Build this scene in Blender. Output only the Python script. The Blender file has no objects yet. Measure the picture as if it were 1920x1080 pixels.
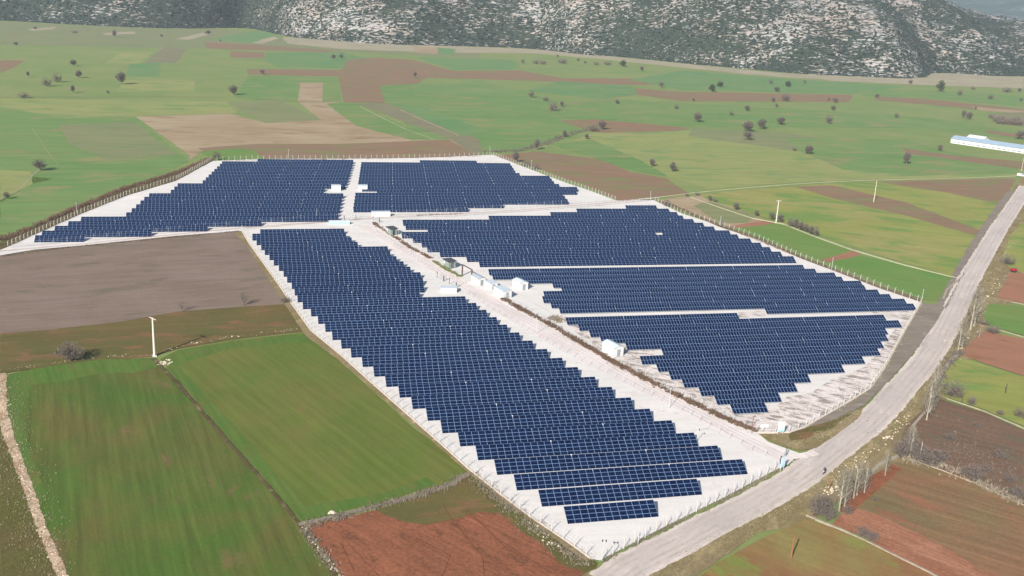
import bpy, bmesh, math, random
from mathutils import Vector, noise
from mathutils.geometry import tessellate_polygon
import numpy as np
R = math.radians
S = bpy.context.scene
COL = S.collection

# ------------------------------------------------------------------ camera, world, sun
F_PX, PITCH, ROLL, CAM_H = 1900.0, 0.2892274, 0.0508969, 105.84
_fw = Vector((0, math.cos(PITCH), -math.sin(PITCH)))
_r0 = Vector((1, 0, 0)); _u0 = _r0.cross(_fw)
_rt = _r0*math.cos(ROLL) + _u0*math.sin(ROLL)
_up = -_r0*math.sin(ROLL) + _u0*math.cos(ROLL)
cam_d = bpy.data.cameras.new("camera"); cam = bpy.data.objects.new("camera", cam_d); COL.objects.link(cam)
cam_d.sensor_width = 36; cam_d.lens = 36*F_PX/1920; cam_d.clip_end = 20000; cam_d.clip_start = 1
from mathutils import Matrix
m3 = Matrix((_rt, _up, -_fw)).transposed()
cam.matrix_world = Matrix.Translation((0, 0, CAM_H)) @ m3.to_4x4()
S.camera = cam

SUN_AZ, SUN_EL = 65.0, 29.5        # direction the shadows fall (from +X, counter-clockwise), sun height
w = bpy.data.worlds.new("World"); S.world = w; w.use_nodes = True
nt = w.node_tree; sky = nt.nodes.new("ShaderNodeTexSky"); sky.sky_type = 'NISHITA'; sky.sun_disc = False
sky.sun_elevation = R(SUN_EL)
src_az = SUN_AZ+180
sky.sun_rotation = R(90-src_az)
sky.air_density = 1.0; sky.dust_density = 1.0
nt.links.new(sky.outputs[0], nt.nodes["Background"].inputs[0]); nt.nodes["Background"].inputs[1].default_value = 0.075
sun_d = bpy.data.lights.new("sun", 'SUN'); sun_d.energy = 5.0; sun_d.angle = R(0.5); sun_d.color = (1, 0.94, 0.85)
sun = bpy.data.objects.new("sun", sun_d); COL.objects.link(sun)
sd = Vector((math.cos(R(SUN_AZ))*math.cos(R(SUN_EL)), math.sin(R(SUN_AZ))*math.cos(R(SUN_EL)), -math.sin(R(SUN_EL))))
sun.rotation_euler = sd.to_track_quat('-Z', 'Y').to_euler(); sun.location = (0, 0, 400)
S.view_settings.view_transform = 'Standard'; S.view_settings.look = 'None'
S.view_settings.exposure = 0.96; S.view_settings.gamma = 1
S.cycles.max_bounces = 4; S.cycles.diffuse_bounces = 2; S.cycles.glossy_bounces = 2
S.cycles.transparent_max_bounces = 4; S.cycles.volume_bounces = 0

# ------------------------------------------------------------------ helpers
def W(x, y, z=0.0):
    d = _fw + _rt*((x-960)/F_PX) - _up*((y-540)/F_PX)
    t = (CAM_H-z)/(-d.z)
    return Vector((t*d.x, t*d.y, z))
def mpp(p):                         # metres one photo pixel spans at p
    return (p-Vector((0, 0, CAM_H))).dot(_fw)/F_PX
def tag(o, label=None, cat=None, group=None, kind=None):
    if label: o['label'] = label
    if cat: o['category'] = cat
    if group: o['group'] = group
    if kind: o['kind'] = kind
    return o
def link(name, me, parent=None, loc=(0, 0, 0)):
    o = bpy.data.objects.new(name, me); COL.objects.link(o); o.location = loc
    if parent: o.parent = parent
    return o
def empty(name, loc, rz=0):
    o = bpy.data.objects.new(name, None); COL.objects.link(o); o.location = loc; o.rotation_euler = (0, 0, rz)
    o.empty_display_size = 0.5
    return o
class MB:
    def __init__(s): s.v = []; s.f = []; s.m = []
    def face(s, pts, mi=0):
        n = len(s.v); s.v += [tuple(p) for p in pts]; s.f.append(tuple(range(n, n+len(pts)))); s.m.append(mi)
    def box(s, c, d, rz=0, mi=0, tilt=None):
        n = len(s.v); ca, sa = math.cos(rz), math.sin(rz)
        for sx, sy, sz in ((-1,-1,-1),(1,-1,-1),(1,1,-1),(-1,1,-1),(-1,-1,1),(1,-1,1),(1,1,1),(-1,1,1)):
            x, y, z = sx*d[0]/2, sy*d[1]/2, sz*d[2]/2
            s.v.append((c[0]+x*ca-y*sa, c[1]+x*sa+y*ca, c[2]+z))
        for f in ((0,3,2,1),(4,5,6,7),(0,1,5,4),(1,2,6,5),(2,3,7,6),(3,0,4,7)):
            s.f.append(tuple(n+i for i in f)); s.m.append(mi)
    def bar(s, a, b, r0, r1=None, n=5, mi=0):
        a, b = Vector(a), Vector(b); r1 = r0 if r1 is None else r1
        d = (b-a).normalized(); u = d.orthogonal().normalized(); v = d.cross(u); k = len(s.v)
        for p, r in ((a, r0), (b, r1)):
            for i in range(n):
                t = 2*math.pi*i/n; q = p+u*(r*math.cos(t))+v*(r*math.sin(t)); s.v.append(tuple(q))
        for i in range(n):
            j = (i+1) % n; s.f.append((k+i, k+j, k+n+j, k+n+i)); s.m.append(mi)
        s.f.append(tuple(k+i for i in reversed(range(n)))); s.m.append(mi)
        s.f.append(tuple(k+n+i for i in range(n))); s.m.append(mi)
    def mesh(s, name, mats):
        me = bpy.data.meshes.new(name); me.from_pydata(s.v, [], s.f)
        for m in (mats if isinstance(mats, (list, tuple)) else [mats]): me.materials.append(m)
        if any(s.m): me.polygons.foreach_set('material_index', s.m)
        me.update(); return me
    def build(s, name, mats, parent=None, loc=(0, 0, 0)):
        return link(name, s.mesh(name, mats), parent, loc)

# ------------------------------------------------------------------ materials
def new_mat(name):
    m = bpy.data.materials.new(name); m.use_nodes = True
    b = m.node_tree.nodes["Principled BSDF"]; b.inputs["Roughness"].default_value = 0.95
    b.inputs["Specular IOR Level"].default_value = 0.1
    return m, m.node_tree, b
def N(t, kind, **kw):
    n = t.nodes.new(kind)
    for k, v in kw.items(): setattr(n, k, v)
    return n
def noise_n(t, vec, scale, detail=4, rough=0.55, dist=0):
    n = N(t, "ShaderNodeTexNoise"); n.inputs["Scale"].default_value = scale; n.inputs["Detail"].default_value = detail
    n.inputs["Roughness"].default_value = rough; n.inputs["Distortion"].default_value = dist
    t.links.new(vec, n.inputs["Vector"]); return n.outputs["Fac"]
def ramp(t, fac, a, b):
    n = N(t, "ShaderNodeMapRange"); n.inputs[1].default_value = a; n.inputs[2].default_value = b
    t.links.new(fac, n.inputs[0]); return n.outputs[0]
def math_n(t, op, a, b=None, c=None):
    n = N(t, "ShaderNodeMath", operation=op)
    for i, x in enumerate((a, b, c)):
        if x is None: continue
        if isinstance(x, (int, float)): n.inputs[i].default_value = x
        else: t.links.new(x, n.inputs[i])
    return n.outputs[0]
def mix(t, fac, a, b, blend='MIX'):
    n = N(t, "ShaderNodeMix", data_type='RGBA', blend_type=blend)
    for i, x in ((0, fac), (6, a), (7, b)):
        if isinstance(x, (int, float)): n.inputs[i].default_value = x
        elif isinstance(x, (tuple, list)): n.inputs[i].default_value = (*x, 1)
        else: t.links.new(x, n.inputs[i])
    return n.outputs[2]
def coords(t, ang=0, sc=(1, 1, 1)):
    c = N(t, "ShaderNodeTexCoord"); m = N(t, "ShaderNodeMapping", vector_type='TEXTURE')
    m.inputs["Rotation"].default_value = (0, 0, R(ang)); m.inputs["Scale"].default_value = sc
    t.links.new(c.outputs["Object"], m.inputs["Vector"]); return m.outputs[0]
def srgb(r, g, b, k=1.0):
    f = lambda c: ((c/255+0.055)/1.055)**2.4 if c > 10 else c/255/12.92
    return tuple(f(c)*k for c in (r, g, b))
EXPO = 0.60                          # display linear -> albedo under this light
def A(r, g, b, k=1.0):
    c = srgb(r, g, b, EXPO*k)
    if g > r and g > b+12: c = (c[0]*1.07, c[1]*1.01, c[2]*.88)
    return (min(.8, c[0]*1.03), min(.8, c[1]*1.0), min(.8, c[2]*1.0))
def ground_mat(name, c1, c2, c3=None, ang=0, big=40, stripe=3.0, samt=0.35, patch=0.0, speck=0.25, lo=.38, hi=.62, prow=None):
    """c1/c2 mixed in clouds; streaks run along ang; c3 shows in patches"""
    m, t, b = new_mat(name)
    base = coords(t, ang)
    f1 = ramp(t, noise_n(t, base, 1.0/big, 6, 0.6, 0.4), lo, hi)
    col = mix(t, f1, c1, c2)
    st = coords(t, ang, (stripe*22, stripe, 1))
    fs = ramp(t, noise_n(t, st, 1.0, 5, 0.65), .3, .7)
    k = math_n(t, 'MULTIPLY_ADD', fs, samt, 1-samt/2)
    col = mix(t, 1.0, col, k, 'MULTIPLY')
    if c3:
        f3 = ramp(t, noise_n(t, coords(t, ang, (2.2, 1, 1)), 1.0/(big*.28), 5, 0.62, 0.3), .60-patch*.3, .70-patch*.3)
        col = mix(t, f3, col, c3)
    if prow:                          # plough furrows / crop rows
        wv = N(t, "ShaderNodeTexWave", wave_type='BANDS', bands_direction='Y'); wv.inputs["Scale"].default_value = 0.314/prow[0]*1.0
        wv.inputs["Distortion"].default_value = 1.2; wv.inputs["Detail"].default_value = 3; wv.inputs["Detail Scale"].default_value = .4
        t.links.new(base, wv.inputs["Vector"])
        col = mix(t, 1.0, col, math_n(t, 'MULTIPLY_ADD', wv.outputs["Fac"], prow[1], 1-prow[1]*.5), 'MULTIPLY')
    medn = ramp(t, noise_n(t, coords(t, ang, (2.5, 1, 1)), .11, 5, .7), .3, .7)
    col = mix(t, 1.0, col, math_n(t, 'MULTIPLY_ADD', medn, .16, .92), 'MULTIPLY')
    fine = ramp(t, noise_n(t, base, 1.4, 6, 0.75), .3, .7)
    col = mix(t, 1.0, col, math_n(t, 'MULTIPLY_ADD', fine, speck, 1-speck/2), 'MULTIPLY')
    t.links.new(col, b.inputs["Base Color"])
    return m
def flat_mat(name, c, rough=0.8, var=0.12, scale=2.0, spec=0.2, metal=0):
    m, t, b = new_mat(name); b.inputs["Roughness"].default_value = rough; b.inputs["Specular IOR Level"].default_value = spec
    b.inputs["Metallic"].default_value = metal
    f = ramp(t, noise_n(t, coords(t), scale, 4, .6), .3, .7)
    t.links.new(mix(t, 1.0, c, math_n(t, 'MULTIPLY_ADD', f, var, 1-var/2), 'MULTIPLY'), b.inputs["Base Color"])
    return m
GREEN_N = A(96, 122, 60); GREEN_N2 = A(118, 122, 72); SOIL = A(150, 98, 72); OLIVE = A(122, 106, 70)
M = {}
M['plain'] = ground_mat('plain_green', A(122,148,94), A(134,152,100), A(148,148,104), 12, 70, 5, .12, .1, .1)
M['green_a'] = ground_mat('wheat_left', A(82,112,52), A(102,106,60), A(122,108,72), -65, 26, 1.1, .34, -.05, .22, prow=(3.2,.10))
M['green_b'] = ground_mat('wheat_middle', A(98,120,56), A(114,118,66), A(144,114,78), -52, 34, 1.1, .22, -.15, .15, prow=(3.4,.06))
M['green_far1'] = ground_mat('green_far_bright', A(108,145,90), A(120,148,96), A(140,146,104), 20, 70, 5, .18, .2, .12)
M['green_far2'] = ground_mat('green_far_yellow', A(140,156,102), A(150,158,108), A(122,150,98), 10, 60, 5, .2, .25, .12)
M['green_far3'] = ground_mat('green_far_deep', A(102,144,98), A(114,148,100), A(132,144,104), 15, 60, 5, .16, .15, .12)
M['green_far4'] = ground_mat('green_far_dull', A(124,140,104), A(134,142,108), A(140,142,112), 10, 60, 5, .18, .1, .1)
M['green_near_r'] = ground_mat('green_right', A(104,144,78), A(118,144,84), None, -30, 30, 2, .14, 0, .1)
M['yellow_r'] = ground_mat('yellow_green', A(142,154,86), A(158,156,96), A(118,148,84), -18, 60, 4, .2, .35, .14)
M['grey_brown'] = ground_mat('fallow', A(142,126,114), A(136,120,106), A(124,114,98), 22, 30, 1.6, .26, .15, .24)
M['strip'] = ground_mat('rough_strip', A(114,102,62), A(102,100,58), A(134,104,74), 20, 22, 2, .22, .25, .28)
M['red'] = ground_mat('red_soil', A(154,100,74), A(140,92,68), A(122,84,60), -40, 9, .8, .34, .15, .7)
M['red_far'] = ground_mat('red_far', A(148,120,96), A(142,124,98), A(126,134,94), 12, 50, 4, .16, .22, .14)
M['red_r'] = ground_mat('red_right', A(168,122,98), A(160,120,96), A(150,110,84), -28, 26, 2, .14, .05, .14)
M['tan_far'] = ground_mat('tan_far', A(178,162,132), A(166,146,116), A(154,132,104), 8, 60, 5, .2, .15, .12)
M['dry_far'] = ground_mat('dry_far', A(176,168,142), A(164,158,132), None, 8, 50, 4, .16, 0, .2)
M['red_green'] = ground_mat('red_green', A(150,104,76), A(146,136,84), A(128,142,80), -36, 30, 1.6, .24, .15, .22)
M['weedy'] = ground_mat('weedy_brown', A(126,104,86), A(124,100,82), A(114,106,86), -35, 14, 1.3, .34, .25, .5)
M['plowed'] = ground_mat('ploughed', A(146,112,84), A(130,116,82), A(152,110,84), -34, 26, 1.0, .3, .1, .35, prow=(4.5,.10))
M['furrow'] = ground_mat('furrowed_red', A(158,108,82), A(172,124,98), None, -42, 10, .8, .6, 0, .5)
M['gravel'] = ground_mat('white_gravel', A(222,221,216,1.1), A(228,225,220,1.1), A(206,200,196,1.1), 10, 22, 1.5, .08, -.02, .12)
M['gravel_old'] = ground_mat('weathered_gravel', A(216,208,202,1.1), A(228,220,214,1.1), A(166,158,148,1.0), -20, 7, .5, .3, .35, .55)
M['lane'] = ground_mat('gravel_lane', A(226,216,210,1.1), A(234,226,222,1.1), A(216,204,196,1.1), -58, 16, 1.2, .12, .1, .12)
M['road'] = ground_mat('main_road', A(206,196,188,1.05), A(198,188,182,1.05), A(216,206,196,1.05), 60, 18, 1.2, .12, .1, .1)
M['track'] = ground_mat('pale_track', A(206,204,164), A(196,192,150), None, 0, 10, 2, .2, 0, .2)
M['track_pink'] = ground_mat('service_track', A(220,204,196), A(210,194,186), A(186,168,156), 22, 12, .8, .24, .1, .2)
M['verge'] = ground_mat('dry_verge', A(138,126,88), A(150,136,104), A(168,152,112), 55, 12, 1, .3, .2, .5)
M['apron'] = ground_mat('grey_apron', A(148,138,126), A(140,130,118), A(164,154,142), 15, 9, 1.0, .26, .15, .2)
M['stony'] = ground_mat('stony_path', A(206,184,156), A(184,158,130), A(160,132,104), 70, 7, .5, .4, .2, .6)
M['far_left'] = ground_mat('dark_olive', A(104,96,58), A(96,100,56), A(168,160,122), 60, 14, .8, .3, -.3, .55)
M['dark_strip'] = ground_mat('ditch_brown', A(104,96,66), A(90,80,54), A(132,120,88), 60, 8, .7, .4, .2, .5)
M['grey_strip'] = ground_mat('grey_track', A(134,136,108), A(128,130,112), None, 10, 30, 3, .2, 0, .2)
M['white'] = flat_mat('white_paint', (.50,.51,.52), .6, .2, .9)
M['concrete'] = flat_mat('pale_concrete', (.44,.42,.38), .9, .25, 3)
M['kerbstone'] = flat_mat('kerb_concrete', (.5,.43,.38), .9, .3, 2)
M['roof_white'] = flat_mat('white_roof_sheet', (.40,.44,.48), .5, .15, 1)
M['portal'] = flat_mat('brown_steel', (.085,.065,.055), .7, .3, 2)
M['door_grey'] = flat_mat('grey_door', (.22,.24,.25), .5, .2, 2)
M['channel'] = flat_mat('channel_concrete', (.25,.25,.165), .9, .3, 1)
M['wallstone'] = flat_mat('field_wall_stone', (.25,.215,.165), .95, .4, 1)
M['weeds_grey'] = flat_mat('grey_dry_weeds', (.20,.17,.13), .95, .5, .5)
M['track_dark'] = ground_mat('tyre_track', A(112,72,52), A(120,78,58), None, 0, 10, 1, .3, 0, .3)
M['steel'] = flat_mat('galvanised_steel', (.5,.52,.54), .5, .15, 4, .4, .3)
M['rust'] = flat_mat('rusty_steel', (.20,.09,.05), .9, .4, 3)
M['darkmetal'] = flat_mat('dark_metal', (.035,.035,.04), .5, .2, 3, .4)
M['green_metal'] = flat_mat('grey_green_sheet', (.18,.22,.2), .6, .2, 2)
M['roof_dark'] = flat_mat('dark_roof', (.045,.05,.055), .6, .3, 2)
M['roof_grey'] = flat_mat('grey_sheet_roof', (.33,.36,.4), .5, .25, 1.5)
M['roof_blue'] = flat_mat('blue_grey_roof', (.22,.29,.36), .5, .2, .4)
M['glass'] = flat_mat('dark_window', (.03,.04,.05), .2, .1, 1, .5)
M['bark'] = flat_mat('grey_bark', (.13,.105,.085), .95, .4, 2)
M['twig'] = flat_mat('brown_grey_twigs', (.105,.092,.082), .95, .5, .6)
M['twig_purple'] = flat_mat('purple_grey_twigs', (.125,.105,.095), .95, .5, .6)
M['twig_pale'] = flat_mat('pale_twigs', (.17,.155,.125), .95, .4, .6)
M['bark_pale'] = flat_mat('pale_bark', (.28,.25,.2), .95, .3, 2)
M['leaf_dark'] = flat_mat('dark_evergreen', (.045,.06,.03), .95, .5, .6)
M['weeds'] = flat_mat('dry_brown_weeds', (.13,.085,.06), .95, .5, .5)
M['weeds_pale'] = flat_mat('dry_pale_weeds', (.25,.22,.14), .95, .5, .5)
M['weeds_green'] = flat_mat('green_weeds', (.15,.17,.07), .95, .5, .5)
M['stone'] = flat_mat('pale_stone', (.45,.38,.30), .95, .4, 1)
M['redpaint'] = flat_mat('red_paint', (.26,.012,.03), .5, .2, 2, .4)
M['teal'] = flat_mat('teal_paint', (.30,.55,.58), .6, .15, 2)
M['paleblue'] = flat_mat('pale_blue_print', (.5,.6,.72), .6, .2, 2)
M['cloth'] = flat_mat('dark_clothes', (.02,.03,.035), .9, .3, 5)
M['skin'] = flat_mat('skin', (.45,.28,.2), .7, .1, 5)

def panel_mat(name, mw, mh, c1, c2, line=0.085):
    m, t, b = new_mat(name)
    c = N(t, "ShaderNodeTexCoord"); s = N(t, "ShaderNodeSeparateXYZ"); t.links.new(c.outputs["UV"], s.inputs[0])
    g = []
    for ax, sz in ((0, mw), (1, mh)):
        fr = math_n(t, 'FRACT', s.outputs[ax]); d = math_n(t, 'ABSOLUTE', math_n(t, 'SUBTRACT', fr, .5))
        g.append(math_n(t, 'GREATER_THAN', d, .5-line/2/sz))
    ln = math_n(t, 'MAXIMUM', g[0], g[1])
    cell = N(t, "ShaderNodeVectorMath", operation='FLOOR'); t.links.new(c.outputs["UV"], cell.inputs[0])
    oi = N(t, "ShaderNodeObjectInfo"); ad = N(t, "ShaderNodeVectorMath", operation='ADD')
    t.links.new(cell.outputs[0], ad.inputs[0]); t.links.new(oi.outputs["Location"], ad.inputs[1])
    wn = N(t, "ShaderNodeTexWhiteNoise"); t.links.new(ad.outputs[0], wn.inputs["Vector"])
    col = mix(t, wn.outputs["Value"], c1, c2)
    col = mix(t, ln, col, (.125, .19, .32))
    t.links.new(col, b.inputs["Base Color"])
    b.inputs["Specular IOR Level"].default_value = .12
    t.links.new(math_n(t, 'MULTIPLY_ADD', ln, .25, .22), b.inputs["Roughness"])
    return m
MW_L, MH_L = 1.67, 1.07           # landscape modules, four high
MW_P, MH_P = 1.0, 1.70           # portrait modules, two high
M['pan_l'] = panel_mat('solar_glass_landscape', MW_L, MH_L, (.002,.0065,.024), (.0035,.010,.035))
M['pan_p'] = panel_mat('solar_glass_portrait', MW_P, MH_P, (.0018,.0058,.021), (.0032,.009,.032), .095)

# ------------------------------------------------------------------ ground
def jitter(pts, step, amp, seed):
    rnd = random.Random(seed); out = []
    for i, a in enumerate(pts):
        b = pts[(i+1) % len(pts)]; L = (b-a).length; n = max(1, min(60, int(L/step))); nn = Vector((-(b-a).y, (b-a).x, 0))/max(L, .01)
        for k in range(n):
            p = a.lerp(b, k/n)
            if k: p = p+nn*(rnd.uniform(-amp, amp))
            out.append(p)
    return out
ZL = [0.01]; ZS = [0.0016]; GZ = 0.22
def sheet(name, px, mat, amp=None, kind='structure'):
    pts = [W(*p) for p in px]
    cen = sum(pts, Vector())/len(pts); s = mpp(cen)
    pts = jitter(pts, 14*s, (0.8 if amp is None else amp)*s, len(ZL))
    z = ZL[-1]; ZL.append(z+ZS[0])
    tris = tessellate_polygon([pts])
    me = bpy.data.meshes.new(name); me.from_pydata([(p.x, p.y, z) for p in pts], [], [tuple(t) for t in tris]); me.update()
    bm = bmesh.new(); bm.from_mesh(me); bmesh.ops.recalc_face_normals(bm, faces=bm.faces)
    for f in bm.faces:
        if f.normal.z < 0: f.normal_flip()
    bm.to_mesh(me); bm.free()
    me.materials.append(M[mat] if isinstance(mat, str) else mat)
    o = link(name, me); o['kind'] = kind; return o
def ribbon_px(name, px, width_px, mat, jit=.12, off=0):
    """line in the photo, laid on the ground as a strip width_px photo pixels (as metres) wide"""
    pts = [W(*p) for p in px]; q = []
    for i in range(len(pts)-1):
        n = max(1, int((pts[i+1]-pts[i]).length/(10*mpp(pts[i]))))
        q += [pts[i].lerp(pts[i+1], k/n) for k in range(n)]
    q.append(pts[-1]); rnd = random.Random(len(q)); L, Rr = [], []
    for i, p in enumerate(q):
        d = (q[min(i+1, len(q)-1)]-q[max(i-1, 0)]).normalized(); nn = Vector((-d.y, d.x, 0))
        wd = width_px*mpp(p) if width_px > 0 else -width_px
        p = p+nn*off
        L.append(p+nn*wd*(.5+rnd.uniform(-jit, jit))); Rr.append(p-nn*wd*(.5+rnd.uniform(-jit, jit)))
    z = ZL[-1]; ZL.append(z+ZS[0]); mb = MB()
    mb.v = [(a.x, a.y, z) for a in L]+[(a.x, a.y, z) for a in Rr]; n = len(L)
    for i in range(n-1): mb.f.append((n+i, n+i+1, i+1, i)); mb.m.append(0)
    o = mb.build(name, M[mat]); o['kind'] = 'structure'; return o
mb = MB(); mb.face([(-7000, -500, 0), (7000, -500, 0), (7000, 9000, 0), (-7000, 9000, 0)])
mb.build('ground', M['plain'])['kind'] = 'structure'

# --- far plain
FAR = [
 ('green_far4', [(0,40),(160,48),(400,52),(520,70),(700,84),(900,92),(900,110),(640,97),(380,91),(0,84)]),
 ('green_far3', [(390,74),(500,54),(520,66),(470,80)]),
 ('dry_far', [(330,73),(385,60),(398,63),(352,75)]),
 ('dry_far', [(472,80),(512,68),(522,72),(492,82)]),
 ('dry_far', [(50,55),(105,50),(100,55),(62,58)]),
 ('dry_far', [(190,62),(250,59),(255,63),(200,66)]),
 ('dry_far', [(530,70),(700,78),(870,86),(1000,92),(1150,106),(1280,119),(1450,136),(1700,150),(1700,156),(1450,144),(1280,127),(1150,113),(1000,100),(800,98),(640,92),(540,82)]),
 ('green_far3', [(820,89),(855,92),(850,104),(822,102)]),
 ('tan_far', [(775,86),(820,89),(820,101),(776,98)]),
 ('green_far2', [(195,119),(230,97),(290,97),(262,119)]),
 ('red_far', [(0,113),(46,113),(28,126),(0,137)]),
 ('grey_strip', [(270,118),(308,88),(352,92),(330,118)]),
 ('green_far3', [(235,143),(242,120),(302,116),(298,144)]),
 ('green_far2', [(235,148),(365,152),(365,170),(220,172)]),
 ('red_far', [(385,79),(520,86),(640,96),(600,98),(386,91)]),
 ('red_far', [(432,96),(496,98),(495,109),(432,108)]),
 ('green_far3', [(500,98),(640,98),(700,112),(640,128),(520,126),(495,112)]),
 ('red_far', [(462,129),(640,131),(652,112),(712,108),(775,112),(850,133),(975,132),(1060,147),(1200,147),(1285,158),(1185,160),(1000,152),(880,148),(800,146),(782,157),(712,160),(722,193),(645,192),(634,143),(560,142),(465,140)]),
 ('green_far3', [(780,108),(960,112),(975,124),(960,131),(850,131)]),
 ('green_far1', [(712,161),(782,158),(900,152),(985,172),(1060,196),(1050,226),(1100,246),(1060,262),(960,286),(900,290),(780,262),(735,196),(722,193)]),
 ('green_far3', [(1050,152),(1185,162),(1200,176),(1120,186),(985,170)]),
 ('green_far1', [(465,142),(635,145),(640,190),(470,188),(440,182)]),
 ('tan_far', [(563,155),(606,155),(604,191),(558,191)]),
 ('green_far4', [(425,192),(530,191),(602,225),(500,231)]),
 ('green_far2', [(0,184),(425,190),(445,212),(255,218),(0,222)]),
 ('green_far1', [(0,200),(120,222),(255,220),(356,303),(240,352),(0,325)]),
 ('green_far4', [(110,235),(250,228),(330,290),(200,300),(130,270)]),
 ('green_a', [(0,325),(240,350),(238,354),(60,425),(0,448)]),
 ('green_far2', [(0,318),(58,322),(62,345),(0,376)]),
 ('green_far1', [(60,345),(240,300),(350,303),(240,352),(100,408),(20,440),(0,440),(0,380)]),
 ('tan_far', [(255,219),(430,213),(500,231),(602,225),(560,192),(640,191),(612,196),(668,236),(772,262),(846,262),(905,296),(660,299),(480,297),(462,281),(380,283),(352,302),(357,292)]),
 ('red_far', [(640,150),(712,160),(722,193),(645,192)]),
 ('red_far', [(370,278),(480,270),(640,270),(840,262),(905,296),(660,299),(480,297),(400,292)]),
 ('green_near_r', [(374,284),(440,279),(474,281),(498,298),(400,301)]),
 ('green_far1', [(614,194),(668,194),(806,258),(772,263),(668,236)]),
 ('grey_strip', [(668,194),(728,194),(900,262),(905,290),(890,290),(846,262)]),
 ('green_far3', [(735,196),(785,198),(916,247),(868,255)]),
 ('red_far', [(1050,226),(1120,224),(1292,240),(1270,248),(1165,251),(1105,246)]),
 ('green_far1', [(1060,196),(1160,186),(1500,205),(1750,222),(1920,250),(1920,262),(1700,240),(1300,238),(1120,224),(1050,222)]),
 ('red_far', [(905,294),(960,288),(1010,284),(1130,300),(1180,322),(1250,335),(1290,362),(1165,378),(1100,350),(1040,330),(980,305)]),
 ('green_far2', [(1110,250),(1300,245),(1550,260),(1700,275),(1920,318),(1920,330),(1700,336),(1560,339),(1450,345),(1330,355),(1260,335),(1180,312),(1060,270)]),
 ('green_far1', [(1030,270),(1110,262),(1200,300),(1255,332),(1180,318)]),
 ('green_far4', [(1300,240),(1480,250),(1640,275),(1640,290),(1480,282),(1290,255)]),
 ('green_far1', [(1470,258),(1700,262),(1780,285),(1900,305),(1915,326),(1700,330),(1580,318),(1540,300),(1500,284)]),
 ('red_far', [(1690,277),(1782,291),(1920,303),(1920,318),(1810,303),(1702,288)]),
 ('red_far', [(1190,166),(1280,172),(1600,178),(1592,191),(1280,190),(1195,178)]),
 ('green_far3', [(1280,132),(1450,146),(1700,162),(1600,176),(1280,168),(1180,150)]),
 ('red_far', [(1640,178),(1780,190),(1920,205),(1920,214),(1780,200),(1640,188)]),
 ('green_far1', [(1600,168),(1760,170),(1920,180),(1920,200),(1780,188),(1620,180)]),
 ('dry_far', [(1480,138),(1600,143),(1740,146),(1740,136),(1800,137),(1860,143),(1920,143),(1920,166),(1740,160),(1560,152)]),
 ('tan_far', [(1820,200),(1920,208),(1920,213),(1840,208)]),
 ('grey_strip', [(1855,214),(1920,210),(1920,238),(1870,232)]),
 ('red_far', [(1845,243),(1920,253),(1920,260),(1850,250)]),
 ('tan_far', [(1270,370),(1320,366),(1440,415),(1352,427),(1300,402),(1232,377)]),
 ('green_far4', [(1300,385),(1330,378),(1420,405),(1400,418),(1345,418)]),
 ('red_r', [(1352,427),(1440,413),(1455,418),(1400,428)]),
 ('yellow_r', [(1310,365),(1565,343),(1905,334),(1862,440),(1800,523),(1620,470),(1460,416),(1330,376)]),
 ('red_far', [(1490,350),(1560,348),(1700,380),(1858,440),(1848,448),(1700,405),(1560,372)]),
 ('red_far', [(1640,341),(1905,335),(1880,385),(1780,362)]),
 ('green_near_r', [(1352,430),(1400,426),(1460,420),(1598,472),(1540,489),(1440,452),(1375,438)]),
 ('green_near_r', [(1546,494),(1612,478),(1796,523),(1766,566),(1728,562),(1600,515)]),
 ('red_r', [(1538,488),(1600,470),(1616,478),(1550,493)]),
]
for mk, px in FAR: sheet('field', px, mk, 1.7 if 'green_far' in mk or mk == 'dry_far' else .8)
ribbon_px('track', [(0,83),(200,88),(385,91),(640,96),(960,110),(1040,114),(1280,131),(1440,142),(1700,159),(1920,172)], 2.0, 'dry_far')
ribbon_px('track', [(0,182),(150,182),(300,181),(440,183),(530,190),(620,191),(800,196),(950,201)], 3.5, 'grey_strip')
ribbon_px('track', [(1062,196),(1150,184),(1200,176),(1280,184)], 3, 'grey_strip')
ribbon_px('track', [(750,206),(800,228),(860,254)], 1.4, 'track')
ribbon_px('track', [(675,200),(760,242),(815,262)], 1.4, 'track')
ribbon_px('track', [(0,374),(40,352),(62,328),(80,312),(112,310)], 2.5, 'dry_far')
ribbon_px('track', [(60,240),(90,285),(112,312)], 2.0, 'green_far2')
ribbon_px('track', [(1227,371),(1300,362),(1380,354),(1480,346),(1563,341),(1647,338),(1780,335),(1913,330)], 4.5, 'track')
ribbon_px('dry_stream', [(905,285),(980,282),(1030,268),(1060,256),(1110,240)], 7, 'grey_strip')
ribbon_px('dry_stream', [(1022,212),(1040,206),(1062,198)], 5, 'grey_strip')
# --- near left
ZS[0] = 0.0028
sheet('field', [(0,480),(67,470),(167,459),(233,452),(333,442),(447,432),(467,467),(520,533),(547,570),(433,577),(333,585),(233,603),(100,618),(0,626)], 'grey_brown', .5)
sheet('field', [(0,626),(100,618),(233,603),(333,585),(433,577),(547,570),(583,622),(533,626),(433,638),(333,655),(283,670),(200,674),(100,686),(0,702)], 'strip', .5)
sheet('field', [(8,705),(60,692),(180,674),(283,672),(300,690),(350,745),(417,817),(500,905),(560,985),(600,1035),(650,1100),(120,1100),(100,1040),(60,950),(35,870),(12,790)], 'green_a', .4)
sheet('field', [(300,674),(333,657),(433,640),(533,628),(583,624),(600,642),(640,682),(707,742),(773,802),(840,850),(880,890),(820,912),(773,925),(707,947),(660,955),(610,970),(565,978),(470,868),(417,810),(350,732)], 'green_b', .4)
M['green_edge'] = ground_mat('wheat_edge', A(86,120,58), A(96,120,62), A(110,114,66), -60, 12, 1.2, .3, .1, .2)
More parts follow.
